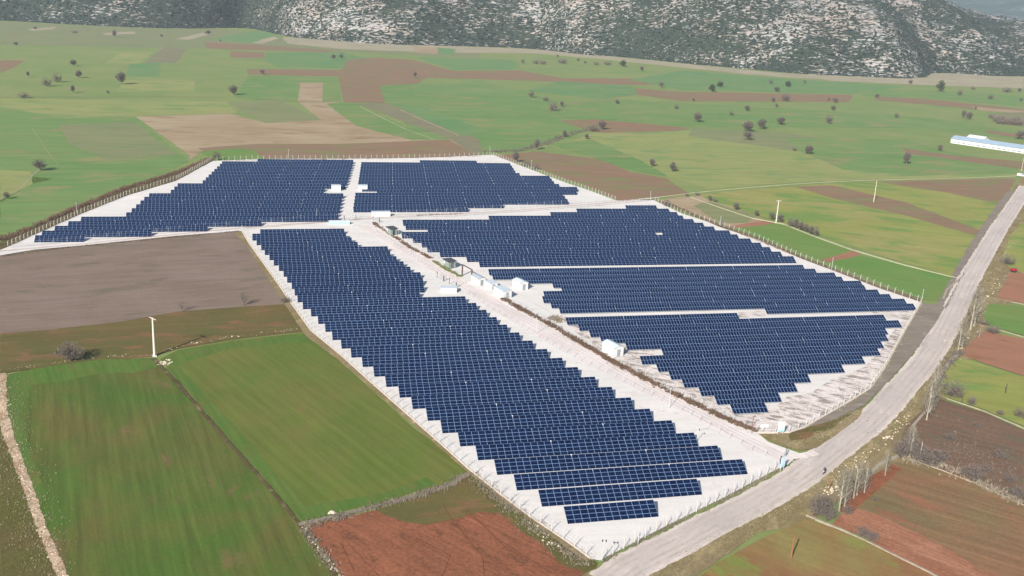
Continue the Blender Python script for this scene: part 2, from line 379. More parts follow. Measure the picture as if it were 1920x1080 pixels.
sheet('field', [(10,706),(60,693),(180,676),(283,674),(296,688),(250,700),(190,700),(120,716),(60,722),(40,770),(60,860),(90,940),(70,940),(40,870),(14,780)], 'green_edge', 2.5)
sheet('field', [(304,676),(333,659),(433,642),(533,630),(583,626),(598,642),(520,645),(430,655),(345,680),(330,690)], 'green_edge', 2.5)
sheet('field', [(566,976),(610,968),(660,953),(707,945),(773,923),(820,910),(800,895),(720,925),(640,940),(580,950),(548,950)], 'green_edge', 2.5)
sheet('field', [(310,690),(350,730),(420,812),(480,878),(560,972),(585,968),(520,890),(450,810),(380,735),(335,690)], 'green_edge', 2.5)
sheet('field', [(575,985),(640,972),(700,958),(780,935),(840,912),(880,893),(905,905),(960,950),(1010,990),(1060,1030),(1100,1062),(1085,1110),(660,1110),(610,1040)], 'red', .6)
sheet('verge', [(700,958),(780,935),(840,912),(880,893),(905,905),(960,950),(1010,990),(1060,1028),(1120,1060),(1100,1075),(1055,1060),(1000,1010),(960,985),(940,965),(900,960),(850,975),(800,985),(760,980)], 'strip', 2.5)
sheet('verge', [(880,893),(905,900),(960,945),(1010,985),(1060,1023),(1120,1056),(1105,1090),(1085,1062),(1050,1045),(1000,1005),(955,968),(905,930)], 'far_left', 2)
sheet('verge', [(0,702),(8,705),(12,790),(35,870),(60,950),(100,1040),(120,1100),(0,1100)], 'far_left', .5)
ribbon_px('stony_path', [(2,700),(3,770),(17,820),(37,873),(57,927),(77,987),(100,1040),(122,1095)], 17, 'stony')
ribbon_px('field_bank', [(286,672),(330,716),(370,763),(413,813),(467,873),(517,930),(563,985),(600,1040),(640,1095)], 8, 'dark_strip')
ribbon_px('field_bank', [(0,700),(100,684),(200,672),(283,668),(333,653),(433,635),(533,622),(590,622)], 8, 'strip')
ribbon_px('field_bank', [(560,985),(640,966),(707,950),(780,930),(840,911),(880,888)], 12, 'apron')
for tr in ([(640,1005),(690,1060),(720,1090)],[(830,945),(850,980),(905,1045),(908,1080)],[(875,955),(930,1010),(1010,1060),(1030,1075)],[(780,1010),(830,1035),(845,1045)],[(845,1042),(828,1085)],[(900,1055),(980,1062),(1060,1065)],[(870,960),(905,985),(950,1030),(1030,1068)],[(640,1020),(665,1075)],[(780,990),(800,985),(850,975),(880,1000)]):
    ribbon_px('tyre_track', tr, 1.6, 'track_dark')
ribbon_px('tyre_track', [(78,525),(95,545),(120,560),(133,575)], 1.5, 'apron')
ribbon_px('tyre_track', [(360,546),(430,540),(500,538)], 1.3, 'apron')
# --- right
sheet('verge', [(1060,1100),(1100,1075),(1235,1009),(1381,937),(1466,890),(1540,850),(1606,794),(1680,707),(1753,610),(1797,525),(1850,440),(1905,345),(1920,330),(1920,520),(1880,600),(1800,700),(1720,850),(1640,900),(1540,960),(1520,985),(1420,1000),(1280,1100)], 'verge', 1.2)
sheet('field', [(1895,440),(1920,415),(1920,512),(1893,506),(1880,480)], 'yellow_r')
sheet('field', [(1893,513),(1920,513),(1920,570),(1868,560)], 'red_r')
sheet('field', [(1855,570),(1920,576),(1920,630),(1853,612),(1842,590)], 'green_near_r')
sheet('field', [(1842,622),(1920,636),(1920,706),(1850,684),(1797,664)], 'red_r')
sheet('field', [(1795,670),(1850,687),(1920,708),(1920,800),(1847,770),(1757,739),(1763,703)], 'yellow_r')
sheet('field', [(1755,747),(1847,775),(1920,808),(1920,948),(1830,908),(1765,882),(1706,862),(1680,850),(1698,800),(1735,765)], 'weedy')
sheet('field', [(1706,865),(1765,884),(1830,910),(1920,950),(1920,1100),(1800,1100),(1740,1040),(1680,1010),(1640,990),(1580,965),(1595,930),(1640,895),(1675,870)], 'plowed')
sheet('field', [(1590,950),(1640,965),(1720,1000),(1800,1045),(1880,1100),(1760,1100),(1690,1050),(1620,1008),(1560,985)], 'furrow')
sheet('field', [(1290,1100),(1340,1060),(1420,1015),(1510,975),(1560,990),(1620,1015),(1680,1045),(1740,1078),(1770,1100)], 'red_green')
sheet('field', [(1595,915),(1640,890),(1672,872),(1690,880),(1640,925),(1600,960),(1575,962)], 'red')
ribbon_px('main_road', [(1140,1095),(1180,1065),(1280,1014),(1345,979),(1395,955),(1480,908),(1503,893),(1558,850),(1598,820),(1624,800),(1662,763),(1700,718),(1730,685),(1757,645),(1779,605),(1798,565),(1815,528),(1840,485),(1872,430),(1896,395),(1925,350)], -8.6, 'road', .025)
ribbon_px('road_shoulder', [(1763,578),(1783,540),(1806,496),(1834,447),(1864,402),(1896,358)], -3.6, 'apron', .15)
M['road_wear'] = ground_mat('worn_road', A(190,180,172,1.05), A(198,190,184,1.05), None, 60, 9, 1.5, .2, 0, .25)
M['road_pale'] = ground_mat('dusty_road', A(218,208,198,1.05), A(208,198,188,1.05), None, 60, 9, 1.5, .2, 0, .25)
M['rut'] = ground_mat('gravel_rut', A(206,200,196,1.08), A(214,208,206,1.08), None, 60, 9, 1.5, .2, 0, .2)
ROADC = [(1140,1095),(1180,1065),(1280,1014),(1345,979),(1395,955),(1480,908),(1503,893),(1558,850),(1598,820),(1624,800),(1662,763),(1700,718),(1730,685),(1757,645),(1779,605),(1798,565),(1815,528),(1840,485),(1872,430),(1896,395),(1925,350)]
for of, wd, mt in ((-3.9, .8, 'road_pale'), (3.9, .9, 'road_pale'), (-2.5, .5, 'road_wear'), (-1.0, .55, 'road_wear'), (1.1, .5, 'road_wear'), (2.6, .55, 'road_wear')):
    ribbon_px('road_track', ROADC, -wd, mt, .3, of)
sheet('road_patch', [(1640,752),(1668,722),(1676,728),(1650,760)], 'road_wear', 1.5)
sheet('road_patch', [(1725,648),(1742,628),(1752,632),(1738,655)], 'road_wear', 1.5)
sheet('road_patch', [(1450,915),(1490,898),(1500,904),(1462,925)], 'road_wear', 1.5)
# --- solar yard
sheet('gravel_yard', [(15,464),(70,438),(150,402),(240,366),(330,338),(392,303),(480,299),(660,298),(780,297),(900,292),(925,291),(960,305),(1017,327),(1060,343),(1111,360),(1155,377),(1225,376),(1280,402),(1347,423),(1423,450),(1497,483),(1563,508),(1647,540),(1727,568),(1693,627),(1657,693),(1633,727),(1593,753),(1547,780),(1507,803),(1480,812),(1420,813),(1440,830),(1500,852),(1478,872),(1440,890),(1370,928),(1290,968),(1200,1013),(1125,1053),(1108,1050),(1060,1015),(1000,975),(940,930),(880,882),(820,828),(760,775),(700,722),(640,668),(600,640),(583,622),(547,570),(520,530),(467,455),(450,434),(333,443),(167,460),(67,469),(0,480),(0,468)], 'gravel', .25)
sheet('gravel_yard', [(1693,600),(1727,570),(1693,627),(1657,693),(1633,727),(1593,753),(1547,780),(1507,803),(1480,812),(1420,813),(1370,782),(1350,765),(1380,772),(1450,770),(1475,745),(1520,738),(1560,712),(1620,690),(1650,660),(1672,625)], 'gravel_old', 1.5)
sheet('gravel_yard', [(1040,590),(1075,600),(1110,625),(1140,642),(1160,648),(1240,650),(1225,668),(1200,672),(1225,690),(1255,702),(1285,720),(1310,730),(1340,745),(1365,765),(1400,795),(1330,765),(1250,725),(1200,700),(1130,660),(1080,625)], 'gravel_old', 1.5)
sheet('gravel_yard', [(1378,588),(1432,584),(1436,594),(1384,598)], 'gravel_old', .5)
sheet('gravel_yard', [(1625,582),(1700,578),(1715,585),(1700,600),(1650,598)], 'gravel_old', .8)
sheet('service_road', [(668,424),(705,420),(770,462),(850,508),(880,535),(940,565),(1040,620),(1140,678),(1280,753),(1400,812),(1480,850),(1460,866),(1410,847),(1333,804),(1260,764),(1173,720),(1107,687),(1010,634),(973,610),(920,580),(847,530),(807,510),(740,470),(690,435)], 'lane', .8)
LANEC = [(700,434),(760,470),(830,513),(905,556),(975,594),(1075,647),(1160,697),(1270,757),(1375,812),(1462,856),(1520,868)]
for of in (-1.6, -.1, 1.4): ribbon_px('wheel_rut', LANEC, -.45, 'rut', .3, of)
ribbon_px('wheel_rut', [(1390,795),(1300,735),(1210,690),(1100,630),(1020,580),(990,565)], -.4, 'rut', .35)
ribbon_px('service_road', [(0,472),(70,466),(167,457),(333,440),(447,429),(560,420),(640,415),(700,409),(850,403),(1000,393),(1150,380),(1235,371)], 8, 'track_pink')
ribbon_px('gate_apron', [(1462,858),(1500,858),(1530,850)], 20, 'lane')
sheet('verge', [(1420,815),(1480,814),(1515,803),(1560,790),(1620,764),(1610,785),(1570,815),(1530,842),(1500,846),(1465,838)], 'verge', 1)
sheet('verge', [(1480,814),(1515,803),(1560,790),(1600,775),(1560,805),(1510,825),(1480,828)], 'strip', 1.2)
sheet('apron', [(1727,569),(1772,576),(1755,606),(1715,660),(1675,706),(1620,762),(1560,790),(1515,803),(1547,781),(1593,754),(1633,728),(1657,694),(1693,628)], 'apron', .4)
sheet('ditch_bank', [(1235,376),(1262,384),(1345,420),(1423,446),(1497,479),(1563,504),(1647,536),(1727,562),(1727,568),(1647,541),(1563,509),(1497,484),(1423,451),(1345,425)], 'strip', .6)
sheet('ditch_bank', [(0,455),(70,425),(150,388),(240,352),(330,325),(395,296),(400,302),(330,340),(240,367),(150,403),(70,439),(15,464),(0,470)], 'dark_strip', 1)
sheet('ditch_bank', [(438,438),(452,434),(520,530),(547,570),(583,622),(640,668),(700,722),(760,775),(820,828),(880,882),(940,930),(1000,975),(1060,1015),(1108,1050),(1100,1056),(1050,1020),(934,933),(873,884),(815,834),(756,783),(695,730),(635,677),(574,632),(538,578),(510,535),(462,462)], 'verge', 1)
for pl in ([(20,465),(167,452),(333,436),(447,425),(560,417),(640,412),(700,406),(850,400),(1000,389),(1150,377)], [(447,432),(560,422),(700,411),(850,406),(1000,396),(1100,388),(1222,376)]):
    ribbon_px('service_track', pl, 1.1, 'apron', .3)

# ------------------------------------------------------------------ solar rows
H_TOP = 2.3; TILT = R(29)
def table_mesh(cols, kind):
    mw, mh, rows, mat = (MW_L, MH_L, 4, M['pan_l']) if kind == 'L' else (MW_P, MH_P, 2, M['pan_p'])
    L = cols*mw; Dp = rows*mh; c, s = math.cos(TILT), math.sin(TILT)
    # origin: left end of the top edge, panel falls towards -y
    me = bpy.data.meshes.new('solar_table'); th = 0.05; v = []
    for dz in (0, -th):
        for x, d in ((0, 0), (L, 0), (L, Dp), (0, Dp)): v.append((x, -d*c - (s*th if dz else 0), -d*s+dz))
    me.from_pydata(v, [], [(0,3,2,1),(4,5,6,7),(0,1,5,4),(1,2,6,5),(2,3,7,6),(3,0,4,7)])
    uv = me.uv_layers.new(name='UVMap')
    U = [(0, 0), (cols, 0), (cols, rows), (0, rows)]
    for p in me.polygons:
        for li in p.loop_indices:
            vi = me.loops[li].vertex_index
            uv.data[li].uv = U[vi % 4] if p.index == 0 else (0, 0)
    me.materials.append(mat); me.materials.append(M['steel'])
    for p in me.polygons:
        if p.index: p.material_index = 1
    me.update()
    mb = MB(); n = max(2, int(round(L/3.4))+1)
    for i in range(n):
        x = .5+(L-1)*i/(n-1)
        for d in (.22*Dp, .8*Dp):
            zt = -d*s-th-.02; mb.box((x, -d*c, (zt-H_TOP)/2), (.09, .09, H_TOP+zt))
        mb.bar((x, -.06*Dp*c, -.06*Dp*s-.12), (x, -.94*Dp*c, -.94*Dp*s-.12), .05, n=4)
    for d in (.15, .5, .85): mb.bar((.1, -d*Dp*c, -d*Dp*s-.1), (L-.1, -d*Dp*c, -d*Dp*s-.1), .04, n=4)
    return me, mb.mesh('support_frame', M['steel'])
mbp = MB(); mbp.box((0, 0, 0), (.26, .42, .14)); BOXM = mbp.mesh('cable_box', M['white'])
_tm = {}
def get_table(cols, kind):
    if (cols, kind) not in _tm: _tm[(cols, kind)] = table_mesh(cols, kind)
    return _tm[(cols, kind)]
ORD = ['zeroth','first','second','third','fourth','fifth','sixth','seventh','eighth','ninth','tenth','eleventh','twelfth','thirteenth','fourteenth','fifteenth','sixteenth','seventeenth','eighteenth','nineteenth']
def ordn(n):
    if n < 20: return ORD[n]
    t = {2:'twenty',3:'thirty',4:'forty',5:'fifty',6:'sixty',7:'seventy',8:'eighty',9:'ninety'}[n//10]
    if n % 10 == 0: return t[:-1]+'ieth'
    return t+'-'+ORD[n % 10]
def prof(pairs):
    P = sorted((b, a) for a, b in pairs)
    xs = [p[0] for p in P]; ys = [p[1] for p in P]
    return lambda n: float(np.interp(n, xs, ys))
def solar_block(az, ns, spans, kind, per, gap, label, group):
    a = R(az); u = Vector((math.cos(a), math.sin(a), 0)); v = Vector((-math.sin(a), math.cos(a), 0))
    mw = MW_L if kind == 'L' else MW_P
    for i, n in enumerate(ns):
        sp = [s for s in spans(i, n) if s[1]-s[0] > 2.5]
        if not sp: continue
        root = empty('solar_panel_row', u*sp[0][0]+v*(n-1.8), a)
        tag(root, label % ordn(i+1), 'solar panels', group)
        for (s0, s1) in sp:
            total = max(2, round((s1-s0)/mw)); x = s0
            while total > 0:
                c = min(per, total)
                if 0 < total-c < 2: c = total
                pm, fm = get_table(c, kind)
                t = link('solar_table', pm, root, (x-sp[0][0], 1.8, H_TOP)); link('support_frame', fm, t)
                x += c*mw+gap; total -= c
                if total > 0 and kind == 'L' and (i*7+total) % 3: link('cable_box', BOXM, t, (c*mw+gap/2, -.12, .06))
# long left block
LL = prof([(60.1,180.3),(56.6,188.3),(53.0,196.0),(50.2,204.1),(46.9,213.4),(44.4,220.5),(41.7,227.6),(39.2,235.7),(36.6,243.2),(34.1,251.6),(31.5,259.2),(28.8,268.0),(26.3,275.9),(23.8,283.6),(20.2,296.5),(18.3,305.5),(16.6,313),(14.7,321),(11.4,332.3),(10.4,343.5),(9.7,351.5),(8.0,361),(7.0,369),(5.3,377),(3.6,384.5),(2.2,392),(0.5,399.5),(-0.8,407.5),(-2.6,415),(-4.2,422.5),(-4.2,426.9),(0.7,431),(.7,434.8)])
LR = prof([(78.3,180.3),(93.4,188.6),(108.3,196.6),(105.5,204.3),(101.9,211.9),(99.5,219.7),(96.5,227.7),(94.2,235.4),(91.4,243.6),(88.9,251.4),(86.3,259.3),(83.8,267.2),(81.4,275.4),(79.1,283.1),(77.0,290.9),(75.1,298.8),(73.3,306.7),(71.9,314.8),(70.2,323.1),(66.7,331.6),(49.3,337.5),(49.3,340.5),(57.7,345),(56.8,354.9),(55.2,362.9),(54.3,370.8),(52.2,378.3),(50.8,386.4),(49.4,394.1),(47.6,401.9),(35.8,407),(35.8,411.7),(34.0,419.7),(32.8,426.4),(37.3,433.7)])
def sp_l(i, n):
    if 400 < n < 406:
        return [(LL(n), 37.0), (38.3, 47.8)]
    return [(LL(n), LR(n))]
solar_block(14.38, [180.9+7.774*j for j in range(33)], sp_l, 'L', 11, .05,
            '%s row of solar panels from the road end of the long left block', 'rows of the long left solar block')
# top left and top right blocks
TN = [603.8, 595.4, 587.2, 579.1, 570.9, 562.7, 554.6, 546.4, 538.2, 529.9, 521.6, 513.3, 504.9, 496.6, 488.3, 480.0, 471.6, 463.3, 455.0, 446.7, 438.3, 430.0, 421.6]
TL = prof([(-1.6,603.8),(-21.0,600),(-21.3,593.8),(-22.2,587.2),(-23.4,579.2),(-24.6,570.7),(-25.7,562.4),(-26.8,555.0),(-27.9,546.5),(-29.1,538.2),(-40.8,532),(-40.8,529.3),(-41.6,523.5),(-42.7,513.4),(-52.1,507),(-52.1,504.9),(-53.4,497.8),(-54.3,488.8),(-55.4,480.0),(-56.4,471.5),(-57.5,463.4),(-75.0,457),(-75.0,455.0),(-78.8,446.6),(-82.6,438.2),(-85.9,430.0),(-87.3,421)])
def uvn(x, y, az=14.4, z=2.3):
    p = W(x, y, z); a = R(az); return p.x*math.cos(a)+p.y*math.sin(a), -p.x*math.sin(a)+p.y*math.cos(a)
def solve_s(n, x, az=14.4, z=2.3):
    """s on row n where the photo column is x"""
    lo, hi = 0, 1000
    for _ in range(50):
        mid = (lo+hi)/2
        if uvn(x, mid, az, z)[1] > n: lo = mid
        else: hi = mid
    return uvn(x, lo, az, z)[0]
def rowy(n, x, az=14.4, z=2.3):
    lo, hi = 0, 1000
    for _ in range(50):
        mid = (lo+hi)/2
        if uvn(x, mid, az, z)[1] > n: lo = mid
        else: hi = mid
    return lo
def sp_t1(i, n):
    l = TL(n)
    yb = lambda x: rowy(n, x)          # photo height of the row's top edge at column x
    xe = np.interp(rowy(n, 645), [299, 345, 349, 357.5, 358, 405], [661, 648, 609, 609, 644, 634])
    y6 = rowy(n, 600)
    if n < 450: xe = {0:0}.get(0) or (486 if n > 444 else 386 if n > 436 else 281 if n > 427 else 168)
    if n < 424: xe = 163
    return [(l, solve_s(n, float(xe)))]
solar_block(14.4, TN[:22]+[422.4], sp_t1, 'L', 11, .05, '%s row from the back of the far left solar block', 'rows of the far left solar block')
T2R = prof([(129.7,606.3),(129.7,601),(148.3,598),(147.5,589.5),(146.5,582),(145.5,573),(144.5,562),(161.0,557),(160.0,548.1),(159.2,540.6),(158.1,532.5),(166.9,525),(166.5,515.9),(154.8,510),(153.9,500.5),(152.7,489)])
def sp_t2(i, n):
    y = rowy(n, 675)
    if i == 0: return [(solve_s(n, 786.7), solve_s(n, 895))]
    xl = float(np.interp(y, [301, 349, 351, 359.5, 360, 390], [677.5, 670, 706, 706, 666, 661.5]))
    r = T2R(n)
    if n < 487: r = solve_s(n, 941)
    if n < 479: r = solve_s(n, 875)
    return [(solve_s(n, xl), r)]
solar_block(14.4, [604.6-8.17*k for k in range(17)], sp_t2, 'L', 11, .05, '%s row from the back of the far right solar block', 'rows of the far right solar block')
# three right-hand blocks
AR = 13.6
def AB(pts, dn=0): return prof([(lambda q: (q[0], q[1]+d+dn))(uvn(x, y, AR)) for x, y, d in pts])
R1L = AB([(1177.5,384.9,.5),(1081,391.7,1),(1081,391.7,0),(1032,398.4,1),(1032,398.4,0),(912.9,405.5,1),(912.9,405.5,0),(755,412.6,1),(755,412.6,0),(762,422.8,-1),(804,432,7),(804,432,2),(753,436,4),(753,436,0),(777,447.8,4),(792.3,456,4),(802,464.4,4),(822.4,474,5),(875.6,483,5),(901.7,493.5,5)])
R1R = AB([(1232.6,384.9,0),(1254,390.7,0),(1268.2,397.6,0),(1279.3,404,0),(1301.3,411.2,0),(1316.9,418,0),(1337,424.4,0),(1366,431.5,0),(1381.5,439.2,0),(1403.5,447,0),(1423,454.7,0),(1440,463,0),(1460.6,471.9,0),(1487.8,480.3,0),(1492,486,0)])
n1 = uvn(1232.6, 384.9, AR)[1]; n1b = uvn(1487.8, 480.3, AR)[1]; p1 = (n1-n1b)/13
def sp_r1(i, n):
    l, r = R1L(n), R1R(n)
    if i == 7:
        c = solve_s(n, 1233, AR); return [(l, c-1.7), (c+1.7, r)]
    return [(l, r)]
solar_block(AR, [n1-p1*k for k in range(14)], sp_r1, 'L', 11, .05, '%s row from the back of the upper right solar block', 'rows of the upper right solar block')
R2R = AB([(1502.7,496.5,0),(1522.8,503,0),(1559,510.7,0),(1571,518,0),(1610.5,526.5,0),(1617,534,0),(1639.7,542.2,0),(1665,551,0),(1692,559.8,0),(1708.7,569,0),(1710,572,0)])
R2L = AB([(917.3,507.3,0),(921,512,0),(932.4,520,3),(932.4,520,1),(1025.6,526,3),(1041.8,534.4,4),(1058,542.8,4),(1058,542.8,2.5),(999.6,549.3,0),(999.6,549.3,-2),(1018.4,559.6,4),(1037.9,572,4),(1056,583,4)])
n2 = uvn(1502.7, 496.5, AR)[1]; n2b = uvn(1708.7, 569, AR)[1]; p2 = (n2-n2b)/9
def sp_r2(i, n):
    l = R2L(n) if i < 9 else solve_s(n, 1432, AR)
    return [(l, R2R(n))]
solar_block(AR, [n2-p2*k for k in range(10)], sp_r2, 'P', 20, .10, '%s row from the back of the middle right solar block', 'rows of the middle right solar block')
AR = 13.9
R3L = AB([(1060,595,3),(1060,595,0),(1083.9,609.4,3),(1105.5,621.7,3),(1127.8,633.3,3),(1127.8,633.3,1.5),(1190,642,-2),(1220,654.5,0),(1201,669.5,1),(1201,669.5,-2),(1228,682.9,3),(1254.7,698.6,2.5),(1281.4,714.3,2),(1311,727.8,1.5),(1341,743.9,1.5),(1371,760,1)])
R3R = AB([(1651.2,588.8,0),(1651.2,588.8,-3.5),(1679.4,598.5,0),(1679.4,598.5,-3),(1664.6,621.2,4),(1668.3,632.8,4),(1660.9,643.9,3),(1651,657.8,3),(1631,667,3),(1606.7,682.2,2.5),(1522.8,702.2,2),(1498.3,718.9,2),(1465.6,737.2,1.5),(1435,756.7,1)])
n3 = uvn(1371, 760, AR)[1]+1; n3b = uvn(1060, 595, AR)[1]; p3 = (n3b-n3)/12
def sp_r3(i, n):
    if i == 12: return [(R3L(n), solve_s(n, 1380, AR))]
    if i in (7,): return [(solve_s(n, 1239, AR), R3R(n))]
    return [(R3L(n), R3R(n))]
solar_block(AR, [n3+p3*k for k in range(13)], sp_r3, 'P', 20, .10, '%s row from the road end of the lower right solar block', 'rows of the lower right solar block')

# ------------------------------------------------------------------ fences
mbp = MB(); mbp.box((0, 0, 1.1), (.125, .125, 2.2)); mbp.bar((0, 0, 2.15), (-.0, .42, 2.62), .06, .055, 4)
POST = mbp.mesh('post', M['concrete'])
mbp = MB(); mbp.box((0, 0, 1.1), (.07, .07, 2.2)); mbp.bar((0, 0, 2.15), (0, .35, 2.5), .035, .03, 4)
POST2 = mbp.mesh('post', M['steel'])
FENCE_I = 0
def fence(px, label, base=False, spacing=3.6, flip=1, thin=False):
    global FENCE_I; FENCE_I += 1
    pts = [W(*p) for p in px]
    c = pts[0]; root = empty('wire_fence', c); tag(root, label, 'fence', 'wire fences round the solar farm')
    wire = MB(); kb = MB(); left = 0.0; q = []
    for a, b in zip(pts, pts[1:]):
        L = (b-a).length; d = (b-a).normalized(); s = left
        while s < L:
            q.append((a+d*s, math.atan2(d.y, d.x))); s += spacing
        left = s-L
        for h in (.5, 1.1, 1.7, 2.15): wire.bar(a-c+Vector((0, 0, h)), b-c+Vector((0, 0, h)), .012, n=3)
        if base: kb.box(((a+b)/2-c+Vector((0, 0, .2))), (L, .5, .4), math.atan2(d.y, d.x))
    if len(q) > 100: q = q[::2]
    for p, an in q:
        o = link('post', POST2 if thin else POST, root, p-c); o.rotation_euler = (0, 0, an if flip > 0 else an+math.pi)
    wire.build('wire_strands', M['steel'], root)
    if base: kb.build('concrete_base', M['kerbstone'], root)
fence([(453,433),(467,457),(520,531),(547,571),(583,621),(640,668),(700,722)], 'post and wire fence on a kerb beside the brown fallow field', True)
fence([(701,723),(760,775),(820,828),(880,882),(940,930),(1000,975),(1060,1015),(1108,1050)], 'post and wire fence on a kerb beside the wheat and red soil fields', True)
fence([(1128,1052),(1200,1013),(1290,968),(1370,928),(1440,890),(1462,878)], 'low white fence with leaning posts along the main road below the left block', False, 3.4)
fence([(1460,868),(1410,848),(1333,806),(1283,775),(1173,721),(1107,688),(1010,636),(973,612),(920,582),(868,548)], 'fence on the left side of the gravel lane between the long blocks', False, 3.8, thin=True)
fence([(830,522),(760,474),(700,432),(680,418)], 'short fence at the top of the gravel lane beside the long left block', False, 3.8, thin=True)
fence([(1418,810),(1347,778),(1280,745),(1207,708),(1140,671),(1043,618),(990,585),(945,560)], 'fence behind the brown ditch on the right of the gravel lane', False, 3.8, thin=True)
fence([(855,510),(808,480),(770,457),(722,424)], 'fence behind the ditch between the two dark roofed sheds', False, 3.8, thin=True)
fence([(1228,378),(1280,402),(1347,423),(1423,450),(1497,483)], 'fence behind the upper right block beside the tan and green fields', False)
fence([(1500,484),(1563,508),(1647,540),(1726,568)], 'fence behind the middle right block beside the bright green field', False)
fence([(1727,569),(1693,627),(1657,693),(1633,727)], 'fence between the lower right block and the grey strip', True)
fence([(1632,729),(1593,754),(1547,780),(1507,803),(1480,812),(1420,813)], 'white fence round the dry corner with the white signboard', True)
fence([(722,418),(850,408),(1000,397),(1100,389),(1222,378)], 'thin fence between the service track and the upper right block', False, 5, thin=True)
fence([(15,463),(70,438),(150,402),(240,366),(330,338),(394,303)], 'fence on the dark hedge bank left of the far left block', False, 3.0, -1)
fence([(396,302),(480,299),(660,298),(780,297),(900,293),(920,291)], 'fence along the back of the far solar blocks beside the tan field', False, 3.4)
fence([(921,291),(960,305),(1017,327),(1060,343),(1111,360),(1155,377)], 'fence beside the reddish field right of the far right block', False, 3.4)
fence([(50,463),(167,451),(333,434),(447,424),(560,415),(690,408)], 'thin fence between the service track and the far left block', False, 5, thin=True)
fence([(705,406),(850,399),(1000,388),(1150,378)], 'thin fence between the service track and the far right block', False, 5, thin=True)

# ------------------------------------------------------------------ poles and masts
def pole(x, y, h, label, mat='concrete', r=.26, arm=1.6, arms=1, az=120, cat='utility pole', double=False, lean=(0, 0)):
    p = W(x, y); root = empty('utility_pole', p); tag(root, label, cat)
    mb = MB(); top = Vector((lean[0], lean[1], h)); mb.bar((0, 0, 0), top, r, r*.6, 8); mb.build('pole', M[mat], root)
    if arm:
        a = R(az); d = Vector((math.cos(a), math.sin(a), 0)); cr = MB(); ins = MB()
        for k in range(arms):
            z = top-Vector((0, 0, .25+k*1.3)); cr.bar(z-d*arm, z+d*arm, .13, n=4)
            for t in (-1, 0, 1): ins.bar(z+d*arm*.9*t, z+d*arm*.9*t+Vector((0, 0, .55)), .08, n=5)
        cr.build('crossarm', M[mat], root); ins.build('insulator', M['darkmetal'], root)
    if r > .2:
        fb = MB(); fb.box((0, 0, .15), (1.2, 1.2, .3), .4); fb.build('footing', M['concrete'], root)
    return root
pole(290,668,11.6,'tall white concrete power pole between the fallow field and green fields', r=.42, arm=1.7, az=-40)
pole(1455,418,11.4,'white concrete power pole standing by the small bare hedge trees', r=.34, arm=1.5, az=10)
pole(1638,379,12.5,'slim pale power pole in the yellow green field', 'kerbstone', r=.2, arm=.9, az=75)
pole(1915,321,9,'tan pole at the right edge of the plain below the long barn', 'concrete', .16, 0)
pole(1483,1048,5.0,'short rusty steel post in the reddish field at the bottom', 'rust', .2, 0)
pole(1554,922,3.4,'dark short post among white stones beside the road', 'rust', .12, 0)
pole(1724,862,4.6,'thin pale post beside the bare bushes of the weedy field', 'concrete', .1, 0)
pole(1885,738,3.0,'dark post standing in the yellow green field on the right', 'darkmetal', .13, 0)
pole(1803,757,2.0,'small dark post beside the round grey bush', 'darkmetal', .12, 0)
def mast(x, y, h, label, heads=2, mat='steel', r=.07):
    p = W(x, y); root = empty('camera_mast', p); tag(root, label, 'camera mast', 'thin masts round the solar farm')
    mb = MB(); mb.bar((0, 0, 0), (0, 0, h), r, r*.8, 6); mb.build('pole', M[mat], root)
    if heads:
        ar = MB(); ar.bar((-.35, 0, h-.1), (.35, 0, h-.1), .04, n=4); ar.build('crossarm', M[mat], root)
        for sx in ((-.35, .35) if heads == 2 else (.35,)):
            hd = MB(); hd.box((sx, -.1, h), (.22, .42, .26)); hd.build('camera_head', M['darkmetal'], root)
mast(1130,1051,4.4,'thin mast with two dark camera heads at the bottom corner by the road', 2)
mast(1196,1022,3.6,'thin white mast along the road fence, near the bottom corner', 0)
mast(1005,627,5.6,'thin mast beside the ditch, nearest the rubble heap', 1)
mast(1254,767,6.0,'thin mast in the gravel lane, nearest the road junction', 1)
mast(1410,803,3.4,'dark short mast at the end of the brown ditch', 1, 'rust', .09)
mast(853,540,5.0,'thin mast beside the gravel lane opposite the dark portal', 1)
mast(660,426,5.5,'thin mast at the top right end of the long left block', 1)
mast(594,413,5.5,'thin mast by the service track above the long left block', 0)
mast(1306,860-30,3.6,'thin mast beside the lane fence near the front rows', 1)
mast(1559,507,5.4,'thin mast on the fence of the middle right block', 1)
mast(1728,566,5.0,'thin mast at the far right corner of the fence', 1)
mast(1350,424,5.0,'thin mast on the fence of the upper right block', 1)
mast(541,297,5.5,'thin mast on the back fence of the far left block', 1)
mast(918,292,6.5,'thin mast at the back corner of the far right block', 1)
mast(996,317,5.5,'thin mast on the right fence of the far right block', 1)
mast(1219,376,5,'thin mast at the top corner where the service track leaves', 1)
mast(144,400,5,'thin mast on the hedge bank of the far left block', 1)

